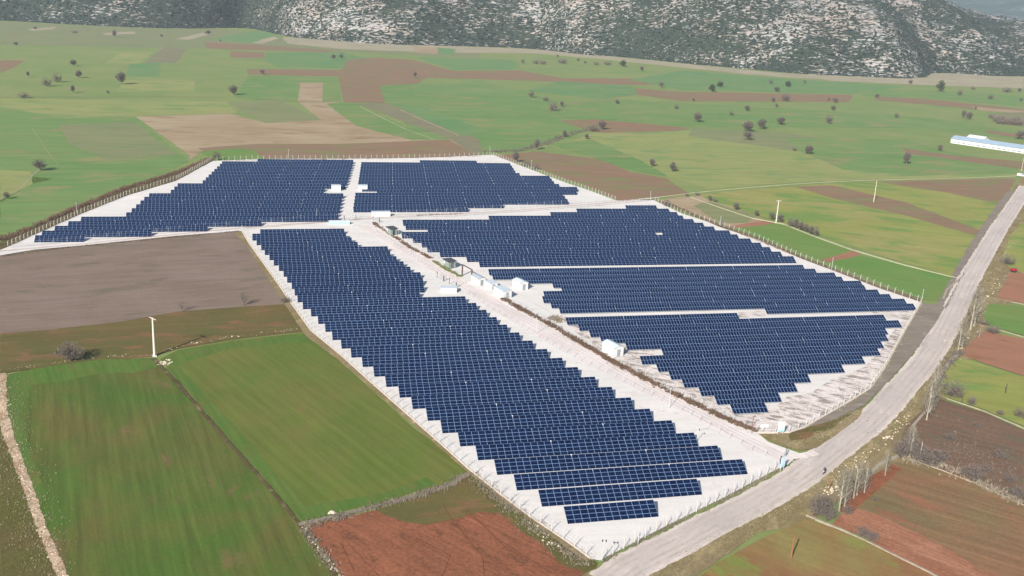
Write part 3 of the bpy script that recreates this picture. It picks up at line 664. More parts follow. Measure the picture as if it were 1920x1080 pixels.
# ------------------------------------------------------------------ cabins and sheds
LA = R(-58.6)                          # lane direction
def cabin(x, y, L, Wd, H, rz, label, wall='white', roof='roof_white', rise=.7, eave=.15, parts=('door',), cat='cabin', name='transformer_cabin', group='white cabins of the solar farm', flat=False):
    """x,y = photo position of the near corner's ground point; origin is the middle of the footprint"""
    c = W(x, y); root = empty(name, c, rz); tag(root, label, cat, group)
    mb = MB(); mb.box((0, 0, H/2), (L, Wd, H))
    if not flat and rise > 0:
        for sx in (-1, 1): mb.face([(sx*L/2, -Wd/2, H), (sx*L/2, Wd/2, H), (sx*L/2, 0, H+rise)])
    mb.build('wall', M[wall], root)
    rf = MB(); e = eave
    if flat: rf.box((0, 0, H+.08), (L+2*e, Wd+2*e, .14))
    elif rise > 0:
        for sy in (-1, 1):
            y1, z1 = sy*(Wd/2+e), H-rise*e/(Wd/2)
            a = [(-L/2-e, y1, z1), (L/2+e, y1, z1), (L/2+e, 0, H+rise), (-L/2-e, 0, H+rise)]
            up = [(p[0], p[1], p[2]+.03) for p in a]; tp = [(p[0], p[1], p[2]+.12) for p in a]
            rf.face(up if sy > 0 else up[::-1]); rf.face(tp if sy < 0 else tp[::-1])
            for i in range(4):
                j = (i+1) % 4; rf.face([up[i], up[j], tp[j], tp[i]])
    rf.build('roof', M[roof], root)
    if 'door' in parts:
        d = MB(); d.box((L/2+.03, 0, H*.42), (.06, 1.1, H*.8)); d.build('door', M['door_grey' if wall == 'white' else 'darkmetal'], root)
    if 'vent' in parts:
        d = MB()
        for k in range(5): d.box((0, -Wd/2-.04, H*.55+k*.14), (1.1, .05, .08))
        d.build('vent', M['darkmetal'], root)
    sl = MB(); sl.box((0, 0, .06), (L+.8, Wd+.8, .12)); sl.build('foundation_slab', M['concrete'], root)
    return root
cabin(896.5,533,5.4,3.2,2.9,LA,'white cabin with grey sheet roof, closest to the dark portal frame',roof='roof_grey',rise=.3,parts=('door',))
cabin(920.5,542,3.8,3.4,2.8,LA,'small flat white cabin between the grey roofed cabin and the large white one',flat=True,parts=('door',))
cabin(942,556,6.6,3.6,3.0,LA,'large flat white cabin at the head of the brown ditch',flat=True,parts=('door',))
cabin(975,541.5,5.4,3.4,3.0,LA,'gabled white cabin standing alone beside the middle right block',rise=.5,parts=('door',))
cabin(1148,664,6.2,3.6,3.1,LA,'gabled white cabin beside the ditch and the lower right block',rise=.6,parts=('door',))
cabin(841,548,5.6,3.0,1.9,R(6),'low white cabin notched into the long left block by the lane',flat=True,parts=('door',))
cabin(714,406,8.5,2.6,2.3,R(16),'long low white cabin below the far right block',flat=True,parts=('door',))
cabin(636,421,9.0,2.2,1.6,R(16),'low pale cabin at the top of the long left block',wall='teal',roof='white',flat=True,parts=('door',))
cabin(630,358,4.6,3.0,3.0,R(14.4),'small white cabin in the far left block beside the middle aisle',flat=True,parts=('door',))
cabin(680,358,4.6,3.0,3.0,R(14.4),'small white cabin in the far right block beside the middle aisle',flat=True,parts=('door',))
def shed(x, y, label, L=4.4, Wd=3.0, H=3.1):
    root = cabin(x, y, L, Wd, H, LA, label, wall='green_metal', roof='roof_dark', flat=True, eave=.5, parts=('door',), cat='shed', name='metal_shed', group='dark roofed sheds by the lane')
    wn = MB(); wn.box((-L*.3, -Wd/2-.04, H*.68), (1.1, .06, .9)); wn.build('window', M['white'], root)
shed(734.5,440,'grey green shed with dark flat roof at the top of the lane')
shed(842.5,502,'grey green shed with dark flat roof behind the weeds, second down the lane')
# dark portal frame
p = W(866.5,518); root = empty('portal_frame', p, LA); tag(root, 'dark steel gate portal standing beside the white cabins', 'gate frame')
for k, xx in enumerate((0, (W(882,528)-W(866.5,518)).length)):
    mb = MB(); mb.box((xx, 0, 2.2), (.42, .42, 4.4)); mb.build('column', M['portal'], root)
mb = MB(); mb.box((xx/2, 0, 4.55), (xx+.5, .4, .3)); mb.build('beam', M['portal'], root)
# gate leaves opposite
def gate(x, y, rz, label, Wd=5.0):
    root = empty('metal_gate', W(x, y), rz); tag(root, label, 'gate', 'gates of the gravel lane')
    fr = MB()
    for z in (.2, 1.1, 2.0): fr.bar((0, 0, z), (Wd, 0, z), .05, n=4)
    for k in range(6): fr.bar((Wd*k/5, 0, .1), (Wd*k/5, 0, 2.1), .05, n=4)
    fr.bar((0, 0, .2), (Wd, 0, 2), .04, n=4); fr.build('gate_leaf', M['steel'], root)
    for xx in (-.15, Wd+.15):
        po = MB(); po.box((xx, 0, 1.25), (.22, .22, 2.5)); po.build('gate_post', M['darkmetal'], root)
gate(820,522,LA,'dark metal gate left of the lane opposite the second shed')
gate(843,534,LA,'dark metal gate left of the lane opposite the portal frame')
gate(700,414,R(-50),'metal gate where the lane meets the service track')
gate(1463,872,R(62),'white gate at the end of the lane fence by the main road')
gate(646,414,R(20),'thin metal gate at the top end of the middle aisle')
# signboards
def board(x, y, rz, w_, h_, z0, label, main='white', low='teal'):
    root = empty('signboard', W(x, y), rz); tag(root, label, 'signboard')
    for xx in (-w_*.38, w_*.38):
        lg = MB(); lg.bar((xx, .06, 0), (xx, .06, z0+h_), .06, n=5); lg.build('leg', M['concrete'], root)
    b = MB(); b.box((0, 0, z0+h_/2), (w_, .08, h_)); pn = b.build('panel', M[main], root)
    t = MB(); t.box((0, -.05, z0+h_*.16), (w_*.98, .03, h_*.26)); t.build('coloured_band', M[low], root)
    t = MB()
    for k in range(5): t.box((-.05*w_, -.05, z0+h_*(.42+.1*k)), (w_*(.5+.05*(k % 3)), .03, .06))
    t.build('text_lines', M['paleblue'], root)
board(1463,816,R(18),2.0,2.6,1.0,'white information board with pale teal band at the dry corner fence')
board(1466,884,R(42),1.7,2.6,1.1,'pale blue information board at the lane gate by the main road','paleblue','teal')
# white tank beside first board
root = empty('water_tank', W(1433,803), R(15)); tag(root, 'small white tank lying beside the signboard corner', 'tank')
mb = MB(); mb.bar((-.9, 0, .6), (.9, 0, .6), .55, n=12); mb.build('vessel', M['white'], root)
for xx in (-.5, .5):
    mb = MB(); mb.box((xx, 0, .12), (.15, .9, .24)); mb.build('foot', M['steel'], root)

# long barn
BA = R(-46.6)
a0 = W(1782,268); BL, BW, BH = 90.0, 13.0, 3.6
root = empty('long_barn', a0, BA); tag(root, 'very long white barn with blue grey roof at the right edge of the plain', 'barn')
mb = MB(); mb.box((BL/2, BW/2, BH/2), (BL, BW, BH))
for xx in (0, BL): mb.face([(xx, 0, BH), (xx, BW, BH), (xx, BW/2, BH+2.2)])
mb.build('wall', M['white'], root)
rf = MB(); rf.face([(-.4, -.5, BH-.1), (BL+.4, -.5, BH-.1), (BL+.4, BW/2, BH+2.3), (-.4, BW/2, BH+2.3)]); rf.face([(-.4, BW/2, BH+2.3), (BL+.4, BW/2, BH+2.3), (BL+.4, BW+.5, BH-.1), (-.4, BW+.5, BH-.1)])
rf.build('roof', M['roof_blue'], root)
for k in range(22):
    wn = MB(); wn.box((3+k*4, -.04, 1.1), (2.6, .06, .5)); wn.build('window', M['glass'], root)
c2 = W(1808,263.5); root = empty('white_shed', c2, BA); tag(root, 'white gabled shed standing behind the near end of the long barn', 'shed')
mb = MB(); mb.box((8, 7, 1.2), (14, 14, 2.4))
for xx in (1, 15): mb.face([(xx, 0, 2.4), (xx, 14, 2.4), (xx, 7, 4.7)])
mb.build('wall', M['white'], root)
rf = MB()
for sy in (-1, 1): rf.face([(.6, 7+sy*7.4, 2.3), (15.4, 7+sy*7.4, 2.3), (15.4, 7, 4.8), (.6, 7, 4.8)])
rf.build('roof', M['white'], root)
mb = MB(); mb.box((8, -.05, 1.1), (4, .1, 2.1)); mb.build('door', M['steel'], root)

# ------------------------------------------------------------------ vehicles and the rider
def wheel(mb, c, r, wd, ax=(0, 1, 0)):
    a = Vector(ax)*wd/2; mb.bar(Vector(c)-a, Vector(c)+a, r, n=12)
c = W(1900,511); root = empty('red_trailer', c, R(20)); tag(root, 'small dark red farm trailer parked beside the road verge', 'trailer')
mb = MB(); mb.box((0, 0, 1.05), (2.6, 1.6, .12)); 
for s in (-1, 1): mb.box((0, s*.78, 1.4), (2.6, .06, .6)); mb.box((s*1.27, 0, 1.4), (.06, 1.5, .6))
mb.box((0, 0, 1.45), (2.3, 1.3, .5)); mb.build('body', M['redpaint'], root)
for s in (-1, 1):
    wm = MB(); wheel(wm, (-.2, s*.8, .45), .45, .25); wm.build('wheel', M['darkmetal'], root)
mb = MB(); mb.bar((1.3, 0, .9), (2.4, 0, .5), .06); mb.build('drawbar', M['steel'], root)
c = W(1914,331); root = empty('parked_van', c, R(-35)); tag(root, 'white van parked where the pale track reaches the road', 'van')
mb = MB()
prof_ = [(-2.3,.45),(2.3,.45),(2.35,1.1),(1.6,1.25),(1.15,2.0),(-2.3,2.05)]
for s in (-.9, .9): mb.face([(x, s, z) for x, z in (prof_ if s > 0 else prof_[::-1])])
for i in range(6):
    a, b = prof_[i], prof_[(i+1) % 6]; mb.face([(a[0], -.9, a[1]), (b[0], -.9, b[1]), (b[0], .9, b[1]), (a[0], .9, a[1])])
mb.build('body', M['white'], root)
mb = MB(); mb.face([(1.62, -.8, 1.3), (1.2, -.8, 1.92), (1.2, .8, 1.92), (1.62, .8, 1.3)][::-1]); mb.box((.6, 0, 1.6), (.9, 1.83, .5)); mb.build('window', M['glass'], root)
for sx in (-1.4, 1.4):
    for s in (-.85, .85):
        wm = MB(); wheel(wm, (sx, s, .36), .36, .22); wm.build('wheel', M['darkmetal'], root)
# motorcycle heading down the road, rider
c = W(1545,889); mc = empty('motorcycle', c, R(-125)); tag(mc, 'small dark motorcycle riding along the edge of the main road', 'motorcycle')
for xx, nm in ((-.68, 'wheel'), (.68, 'wheel')):
    wm = MB(); wheel(wm, (xx, 0, .32), .32, .12); wm.build('wheel', M['darkmetal'], mc)
mb = MB(); mb.bar((-.68, 0, .32), (-.1, 0, .5), .05); mb.bar((-.1, 0, .5), (.45, 0, .75), .07); mb.box((-.05, 0, .45), (.4, .3, .35)); mb.bar((.68, 0, .32), (.45, 0, .95), .045); mb.build('frame', M['darkmetal'], mc)
mb = MB(); mb.bar((.0, 0, .78), (.4, 0, .86), .16, .13, 8); mb.build('fuel_tank', M['redpaint'], mc)
mb = MB(); mb.box((-.4, 0, .8), (.65, .26, .12)); mb.build('saddle', M['cloth'], mc)
mb = MB(); mb.bar((.42, -.36, 1.02), (.42, .36, 1.02), .03); mb.build('handlebar', M['steel'], mc)
mb = MB(); mb.bar((.55, 0, .88), (.66, 0, .88), .1, n=8); mb.build('headlight', M['white'], mc)
def skin_body(name, joints, edges, mat, parent):
    me = bpy.data.meshes.new(name); me.from_pydata([j[:3] for j in joints], edges, []); me.materials.append(M[mat])
    o = link(name, me, parent)
    md = o.modifiers.new('skin', 'SKIN'); me.skin_vertices.new() if not me.skin_vertices else None
    for i, j in enumerate(joints): me.skin_vertices[0].data[i].radius = (j[3], j[3])
    me.skin_vertices[0].data[0].use_root = True
    sb = o.modifiers.new('sub', 'SUBSURF'); sb.levels = sb.render_levels = 1
    return o
pr = empty('person', c, R(-125)); tag(pr, 'person in dark clothes sitting on the motorcycle on the main road', 'person')
J = [(-.35,0,.92,.15),(-.28,0,1.15,.16),(-.18,0,1.38,.17),(-.12,0,1.5,.07),(-.08,0,1.62,.1),(-.04,0,1.74,.09),
     (-.16,.2,1.42,.07),(.06,.28,1.2,.05),(.36,.3,1.06,.04),(.43,.3,1.05,.035),
     (-.16,-.2,1.42,.07),(.06,-.28,1.2,.05),(.36,-.3,1.06,.04),(.43,-.3,1.05,.035),
     (-.3,.12,.88,.11),(.12,.2,.78,.085),(-.02,.2,.38,.055),(.1,.2,.33,.045),
     (-.3,-.12,.88,.11),(.12,-.2,.78,.085),(-.02,-.2,.38,.055),(.1,-.2,.33,.045)]
E_ = [(0,1),(1,2),(2,3),(3,4),(4,5),(2,6),(6,7),(7,8),(8,9),(2,10),(10,11),(11,12),(12,13),(0,14),(14,15),(15,16),(16,17),(0,18),(18,19),(19,20),(20,21)]
skin_body('body', J, E_, 'cloth', pr)
mb = MB(); mb.bar((-.06, 0, 1.58), (-.05, 0, 1.82), .12, .09, 10); mb.build('helmet', M['darkmetal'], pr)

# ------------------------------------------------------------------ trees
def tree_meshes(seed, h=6, spread=3.2, trunk_h=.25, limbs=7, twigs=500, mat_t='twig', mat_b='bark', flat=1.0, up=.5, tw=.035, tl=.9):
    """bare tree: tapered trunk, forking limbs, many thin twigs. returns (trunk, crown) meshes"""
    rnd = random.Random(seed); tb, cb = MB(), MB(); th = h*trunk_h; r = h*.035
    tb.bar((0, 0, 0), (0, 0, th), r*1.5, r, 7)
    ends = []
    for i in range(limbs):
        a = 2*math.pi*i/limbs+rnd.uniform(-.4, .4); el = rnd.uniform(.25, 1.35)
        d = Vector((math.cos(a)*math.cos(el)*spread/h*2.2*flat, math.sin(a)*math.cos(el)*spread/h*2.2*flat, math.sin(el)*.85+up*.3)).normalized()
        L = (h-th)*rnd.uniform(.5, .72); p0 = Vector((0, 0, th*rnd.uniform(.7, 1))); p1 = p0+d*L
        tb.bar(p0, p1, r*.6, r*.22, 5); ends.append((p0, p1))
        for k in range(4):
            t = rnd.uniform(.35, .95); q0 = p0.lerp(p1, t); dd = (d+Vector((rnd.uniform(-.8, .8), rnd.uniform(-.8, .8), rnd.uniform(0, .8)))).normalized()
            q1 = q0+dd*L*rnd.uniform(.3, .55); tb.bar(q0, q1, r*.25, r*.08, 4); ends.append((q0, q1))
    cz = th+(h-th)*.35
    for i in range(twigs):
        if rnd.random() < .62:
            v_ = Vector((rnd.gauss(0, 1), rnd.gauss(0, 1), rnd.gauss(0, 1))).normalized()*(rnd.random()**.4)
            if noise.noise(v_*2.2+Vector((seed*3.1, 0, 0))) < -.22: continue
            lo_ = th*.75; p = Vector((v_.x*spread, v_.y*spread, lo_+(h-lo_)*(.5+.5*v_.z)))
        else:
            p0, p1 = rnd.choice(ends); p = p0.lerp(p1, rnd.uniform(.3, 1.1))
            p = p+Vector((rnd.gauss(0, 1), rnd.gauss(0, 1), rnd.gauss(0, .8)))*h*.05
        d = ((p-Vector((0, 0, cz*.7))).normalized()*.7+Vector((rnd.uniform(-1, 1), rnd.uniform(-1, 1), rnd.uniform(-.5, 1.2)))).normalized()
        L = h*rnd.uniform(.07, .16)*tl; s = d.cross(Vector((rnd.uniform(-1, 1), rnd.uniform(-1, 1), rnd.uniform(-1, 1)))).normalized()*h*tw*rnd.uniform(.2, .5)
        cb.face([p-s, p+s, p+d*L+s*.2, p+d*L-s*.2])
        if i % 2 == 0:
            e = d.cross(s).normalized()*s.length; cb.face([p-e, p+e, p+d*L*.8])
    return tb.mesh('trunk', M[mat_b]), cb.mesh('crown', M[mat_t])
TV = {'round': [tree_meshes(s, 6, sp_, .2, 8, n_, tw=.055) for s, n_, sp_ in ((1, 1300, 3.0), (2, 900, 3.3), (3, 1500, 2.7), (4, 700, 3.1), (5, 1100, 2.5))],
      'pale': [tree_meshes(7, 6, 3.2, .15, 12, 1500, 'twig_purple', tw=.03)],
      'bush': [tree_meshes(s, 6, 4.6, .06, 10, 1200, 'twig_purple', tw=.04, up=0) for s in (11, 12)],
      'dark': [tree_meshes(s, 6, 3.2, .15, 9, 1000, 'leaf_dark', tw=.09, tl=.8) for s in (21, 22)],
      'thin': [tree_meshes(s, 6, 1.8, .2, 5, 160, tw=.03, up=1.4) for s in (31, 32)]}
def poplar_mesh(seed, h=10):
    rnd = random.Random(seed); tb, cb = MB(), MB(); tb.bar((0, 0, 0), (0, 0, h*.9), h*.011, h*.002, 6)
    for i in range(46):
        z = h*rnd.uniform(.12, .9); a = rnd.uniform(0, 6.28); L = h*rnd.uniform(.1, .26)*(1.1-z/h*.7)
        d = Vector((math.cos(a)*.28, math.sin(a)*.28, 1)).normalized(); tb.bar((0, 0, z), Vector((0, 0, z))+d*L, h*.004, h*.0012, 3)
    for i in range(900):
        z = h*(rnd.random()**.8*.84+.12); a = rnd.uniform(0, 6.28); rr = h*.095*rnd.random()**.6*math.sin(min(1, (z/h)*1.15)*math.pi)**.6
        p = Vector((math.cos(a)*rr, math.sin(a)*rr, z)); d = Vector((math.cos(a)*.3+rnd.uniform(-.2, .2), math.sin(a)*.3+rnd.uniform(-.2, .2), 1)).normalized()
        L = h*rnd.uniform(.03, .075); s = d.cross(Vector((rnd.uniform(-1, 1), rnd.uniform(-1, 1), .2))).normalized()*h*.0017
        cb.face([p-s, p+s, p+d*L])
    return tb.mesh('trunk', M['bark_pale']), cb.mesh('crown', M['twig_pale'])
TV['poplar'] = [poplar_mesh(s) for s in (41, 42, 43)]
_tc = [0]
def tree(x, y, hp, kind='round', label=None, group=None, wp=None, name=None, rz=None):
    """x, y: foot in the photo, hp: height in photo pixels, wp: crown width in photo pixels"""
    p = W(x, y); s = mpp(p); H = hp*s*1.02; _tc[0] += 1; k = _tc[0]
    tm, cm = TV[kind][k % len(TV[kind])]
    base = 10 if kind == 'poplar' else 6; sc = H/base
    wx = sc
    if wp: wx = wp*s/{'round': 6.2, 'pale': 6.4, 'bush': 8.2, 'dark': 6.4, 'thin': 4.2, 'poplar': 1.6}[kind]
    nm = name or ('bare_bush' if kind == 'bush' else 'poplar_tree' if kind == 'poplar' else 'bare_tree')
    root = empty(nm, p, (k*2.399) % 6.28); root.scale = (wx, wx, sc)
    tag(root, label, 'bush' if kind == 'bush' else 'tree', group)
    link('trunk', tm, root); link('crown', cm, root)
def trees(fmt, group, lst, kind='round'):
    for i, t in enumerate(sorted(lst, key=lambda t: t[0])):
        k = t[4] if len(t) > 4 else kind
        tree(t[0], t[1], t[2], k, fmt % (ordn(i+1)), group, wp=t[3] if len(t) > 3 else None)
trees('%s from the left of the trees on the plain left of the tan field', 'bare trees on the left plain',
 [(215,70,13,10),(138,124,12,12),(53,144,10,7),(88,162,17,18,'bush'),(107,154,17,17,'bush'),(148,146,14,12),(228,158,23,17),(137,174,14,10),(45,184,11,20,'bush'),(202,175,6,7),(438,178,18,17),(492,140,10,10),(30,85,6,8),(66,55,5,7),(140,62,5,12,'bush'),(303,70,6,6),(390,65,8,12),(413,78,4,5),(625,111,9,9),(640,110,11,10),(75,320,21,25),(13,373,14,12),(406,300,16,15)])
trees('%s from the left of the bare trees on the middle of the plain', 'bare trees in the middle of the plain',
 [(778,145,10,8),(980,120,9,7),(1005,120,9,14,'bush'),(1018,121,9,14,'bush'),(1055,119,10,20,'bush'),(1045,108,6,5),(1084,115,6,6),(1097,120,6,6),(1118,122,7,12,'bush'),(1139,122,8,16,'bush'),(1168,125,12,12,'dark'),(1203,134,10,9),(996,183,13,12),(1023,190,9,11),(1037,208,18,19,'bush'),(1053,200,10,8),(1157,195,8,8),(1240,165,12,11),(1268,205,9,9),(1058,257,13,10),(1027,277,12,6,'thin'),(1006,281,21,11),(1100,261,10,9),(1112,246,14,22,'bush'),(1128,243,17,16),(967,305,21,14),(985,312,12,18,'bush'),(1003,318,11,18,'bush'),(1222,312,15,11),(1261,322,18,13)])
trees('%s from the left of the round bare trees on the right plain', 'bare trees on the right plain',
 [(1335,172,14,12,'dark'),(1350,163,10,12,'dark'),(1300,190,6,6),(1307,229,18,17),(1371,217,9,9),(1401,208,10,13),(1401,247,20,22),(1402,263,18,20),(1428,242,19,17),(1464,234,15,16),(1445,158,10,8),(1456,172,10,12),(1477,163,11,11,'dark'),(1472,190,15,18),(1450,192,9,10),(1456,202,8,7),(1509,157,7,6),(1562,207,9,10),(1566,193,10,12),(1554,190,7,6),(1553,232,17,15),(1644,184,8,8),(1680,221,10,9),(1516,289,17,17),(1490,283,8,10,'bush'),(1762,283,12,11),(1699,308,23,18),(1707,158,8,8),(1763,172,21,14,'dark'),(1799,179,11,11),(1857,186,9,11),(1824,168,7,10,'bush'),(1806,221,14,11),(1817,224,14,13),(1888,173,10,18,'bush'),(1911,173,8,8),(1914,190,6,6),(1912,261,17,18),(1829,205,5,4)])
trees('%s from the left of the grey trees in the small grove at the right edge', 'grove of grey trees',
 [(1858+7*k, 222+(k*5) % 7+k*.8, 9, 12, 'bush') for k in range(9)]+[(1872+8*k, 232+k*.6, 9, 12, 'bush') for k in range(6)])
trees('%s from the left of the little trees along the pale concrete channel', 'small trees along the concrete channel',
 [(1250,388,14,14),(1288,369,8,9,'bush'),(1307,367,8,10,'bush'),(1331,377,11,10),(1341,379,9,10,'bush'),(1380,394,14,14),(1418,405,11,10),(1352,424,14,9,'thin'),(1447,413,16,13),(1463,417,15,12),(1482,426,18,14),(1492,429,19,12),(1501,433,18,12),(1511,436,17,12),(1520,440,17,11),(1529,443,19,12)])
tree(132,677,36,'pale','broad bare tree with a dark shadow in the brown strip on the left', wp=46)
tree(342,584,21,'thin','slender bare tree at the lower edge of the fallow field, left one', wp=14)
tree(456,573,28,'thin','forked bare tree at the lower edge of the fallow field, right one', wp=20)
tree(535,567,12,'bush','low brown bush against the fence of the fallow field', wp=22)
tree(1889,496,20,'bush','grey bush on the verge behind the red trailer', wp=26)
trees('%s from the left of the tall pale poplars along the road', 'tall bare poplars beside the main road',
 [(1819,619,86,26,'poplar'),(1826,612,80,24,'poplar'),(1796,658,66,20,'poplar'),(1803,655,56,18,'poplar'),(1835,634,24,9,'poplar'),(1737,789,88,22,'poplar'),(1743,775,80,22,'poplar'),(1748,760,90,22,'poplar'),(1702,845,52,18,'poplar'),(1573,958,92,28,'poplar'),(1583,952,80,26,'poplar'),(1600,936,72,24,'poplar'),(1606,930,70,22,'poplar'),(1620,925,62,18,'poplar'),(1659,893,58,14,'poplar'),(1705,860,70,20,'poplar')])
trees('%s from the left of the leafless bushes below and right of the road', 'leafless bushes right of the road',
 [(1534,966,40,42,'bush'),(1552,975,34,34,'bush'),(1545,955,30,30,'bush'),(1617,1006,20,26,'bush'),(1634,1014,20,26,'bush'),(1690,858,40,36,'bush'),(1718,862,38,36,'bush'),(1740,872,34,40,'bush'),(1763,866,24,30,'bush'),(1825,902,34,34,'bush'),(1812,893,22,24,'bush'),(1850,886,16,22,'bush'),(1874,860,18,24,'bush'),(1892,905,18,24,'bush'),(1906,934,26,30,'bush'),(1918,940,24,24,'bush'),(1786,744,32,42,'bush'),(1821,760,20,16,'bush'),(1875,779,12,14,'bush'),(1914,783,20,26,'bush'),(1862,625,16,26,'bush'),(1845,610,12,18,'bush'),(1780,825,14,22,'bush'),(1830,800,10,14,'bush'),(1590,965,20,20,'bush'),(1640,940,10,10,'bush')])

# ------------------------------------------------------------------ weeds and stones (uncountable)
def weeds(px, width, n, h, mat, name='dry_weeds', seed=5, label='strip of dry brown weeds', cat='weeds'):
    rnd = random.Random(seed); pts = [W(*p) for p in px]; Ls = [(b-a).length for a, b in zip(pts, pts[1:])]; T = sum(Ls); mb = MB()
    for i in range(n):
        s = rnd.random()*T; k = 0
        while k < len(Ls)-1 and s > Ls[k]: s -= Ls[k]; k += 1
        d = (pts[k+1]-pts[k]).normalized(); p = pts[k]+d*s+Vector((-d.y, d.x, 0))*rnd.gauss(0, .28)*width
        if noise.noise(p*.18) < -.12 and rnd.random() < .7: continue
        p.z = GZ-.05; hh = h*rnd.uniform(.4, 1.2)
        for j in range(4):
            dd = Vector((rnd.uniform(-.8, .8), rnd.uniform(-.8, .8), 1)).normalized()*hh; s_ = dd.cross(Vector((rnd.uniform(-1, 1), rnd.uniform(-1, 1), 0))).normalized()*hh*rnd.uniform(.08, .2)
            mb.face([p-s_, p+s_, p+dd])
    o = mb.build(name, M[mat]); tag(o, label, cat, None, 'stuff'); return o
weeds([(700,419),(770,466),(808,486)], 2.0, 1500, .8, 'weeds', seed=1, label='thin line of dark weeds in the ditch at the top of the lane')
weeds([(812,491),(840,508),(864,520)], 1.6, 900, .8, 'weeds_green', 'green_weeds', 2, 'green weeds below the second dark roofed shed')
weeds([(942,561),(990,588),(1040,615),(1085,642),(1140,675),(1207,711),(1280,748),(1347,781),(1418,812)], 2.2, 8000, .8, 'weeds', seed=3, label='long band of dark brown weeds in the ditch beside the lane')
weeds([(0,452),(70,424),(150,388),(240,352),(330,325),(395,298)], 4, 3600, 1.1, 'weeds', seed=4, label='dark hedge of dry weeds left of the far left block')
weeds([(870,890),(840,912),(780,932),(707,952),(640,970),(575,988)], 3, 2200, .45, 'weeds_grey', seed=6, label='dry weeds on the bank between the wheat and the red soil')
weeds([(880,890),(940,940),(1000,988),(1060,1032),(1105,1062)], 4.5, 2200, .45, 'weeds_grey', seed=7, label='grey weeds outside the left fence near the road')
weeds([(566,990),(600,1035),(640,1085)], 2.4, 900, .45, 'weeds_grey', seed=8, label='grey weeds on the bank left of the red soil')
weeds([(1130,1055),(1200,1017),(1290,972),(1370,932),(1440,894),(1470,876)], 1.6, 1800, .35, 'weeds_grey', seed=9, label='grey weeds under the road fence')
weeds([(1470,835),(1510,832),(1560,808),(1610,772)], 4, 1600, .35, 'weeds_pale', 'dry_grass', 10, 'straw coloured grass on the corner by the signboard')
weeds([(1230,1100),(1325,1030),(1409,985),(1508,932),(1560,895),(1640,832)], 5, 3000, .3, 'weeds_pale', 'dry_grass', 11, 'straw coloured grass on the road verge at the bottom')
weeds([(1640,832),(1700,770),(1760,690),(1800,620),(1850,530),(1900,450)], 5, 2600, .35, 'weeds_pale', 'dry_grass', 12, 'straw coloured grass on the right verge of the road')
weeds([(1235,378),(1345,422),(1497,482),(1647,538),(1727,565)], 2.4, 3000, .5, 'weeds', seed=13, label='dry weeds along the back fence of the right blocks')
weeds([(0,705),(20,830),(60,960),(95,1080)], 9, 2500, .35, 'weeds_pale', 'dry_grass', 14, 'pale tufts beside the stony path at the left edge')
weeds([(1500,790),(1550,765),(1600,735),(1640,700),(1670,650)], 12, 1500, .3, 'weeds_grey', seed=15, label='dry tufts on the gravel behind the right fence')
weeds([(1440,795),(1480,790),(1520,760)], 14, 1100, .3, 'weeds_grey', seed=16, label='dry tufts on the gravel in front of the lower right block')
weeds([(905,286),(980,282),(1030,266),(1060,254),(1112,240)], 9, 900, 1.2, 'twig', seed=17, label='grey scrub along the dry stream behind the farm')
weeds([(1690,860),(1750,870),(1830,905),(1920,945)], 5, 800, .8, 'weeds_grey', seed=18, label='grey brush along the edge of the weedy field')
weeds([(1700,850),(1760,830),(1830,850),(1910,900)], 24, 900, .6, 'twig_purple', seed=19, label='scattered dry brush on the weedy brown field')
weeds([(400,302),(660,299),(900,294)], 2, 1200, .6, 'weeds', seed=20, label='low weeds along the back fence')
weeds([(0,482),(67,472),(167,461),(233,455),(333,445),(447,434)], 2.2, 900, .45, 'weeds', seed=22, label='dark tufts along the top edge of the fallow field')
weeds([(780,405),(870,402)], 1.5, 260, .6, 'weeds', seed=23, label='row of dark tufts beside the service track')
weeds([(1727,568),(1693,628),(1657,694),(1633,728),(1593,754),(1547,781)], 2.0, 1000, .5, 'weeds_pale', 'dry_grass', 24, 'dry grass along the foot of the right fence')
weeds([(1060,625),(1140,668),(1207,705),(1280,742),(1347,775)], 5, 1500, .35, 'weeds_pale', 'dry_grass', 25, 'straw coloured tufts behind the ditch')
weeds([(1030,597),(1058,605)], 5, 260, .9, 'weeds_grey', 'scrap_heap', 26, 'pale heap of scrap and brush beside the ditch')
weeds([(1740,780),(1765,700),(1800,660)], 3, 900, .9, 'twig', seed=21, label='grey brush under the middle poplars')

def stones(px, width, n, size, seed, label, mat='stone'):
    rnd = random.Random(seed); pts = [W(*p) for p in px]; Ls = [(b-a).length for a, b in zip(pts, pts[1:])]; T = sum(Ls); mb = MB()
    for i in range(n):
        s = rnd.random()*T; k = 0
        while k < len(Ls)-1 and s > Ls[k]: s -= Ls[k]; k += 1
        d = (pts[k+1]-pts[k]).normalized(); p = pts[k]+d*s+Vector((-d.y, d.x, 0))*rnd.gauss(0, .3)*width
        z = size*rnd.uniform(.4, 1.2)*(1 if rnd.random() < .85 else 1.8); a = rnd.uniform(0, 3.1)
        n0 = len(mb.v); q = []
        for (sx, sy, sz) in ((1,0,0),(.2,1,0),(-1,.1,0),(-.1,-1,0),(0,0,.8)):
            x_, y_ = sx*z*rnd.uniform(.7, 1.2), sy*z*rnd.uniform(.5, 1); q.append((p.x+x_*math.cos(a)-y_*math.sin(a), p.y+x_*math.sin(a)+y_*math.cos(a), .15+sz*z*rnd.uniform(.6, 1)))
        mb.v += q
        for f in ((0,1,4),(1,2,4),(2,3,4),(3,0,4)): mb.f.append(tuple(n0+i for i in f)); mb.m.append(0)
    o = mb.build('loose_stones', M[mat]); tag(o, label, 'stones', None, 'stuff')
stones([(3,720),(17,820),(57,927),(100,1040),(122,1095)], 2.0, 900, .16, 1, 'pale stones on the path at the left edge')
stones([(0,695),(100,682),(200,668),(283,668),(340,648),(433,632),(560,618)], 2.0, 170, .17, 2, 'pale stones on the bank above the green fields')
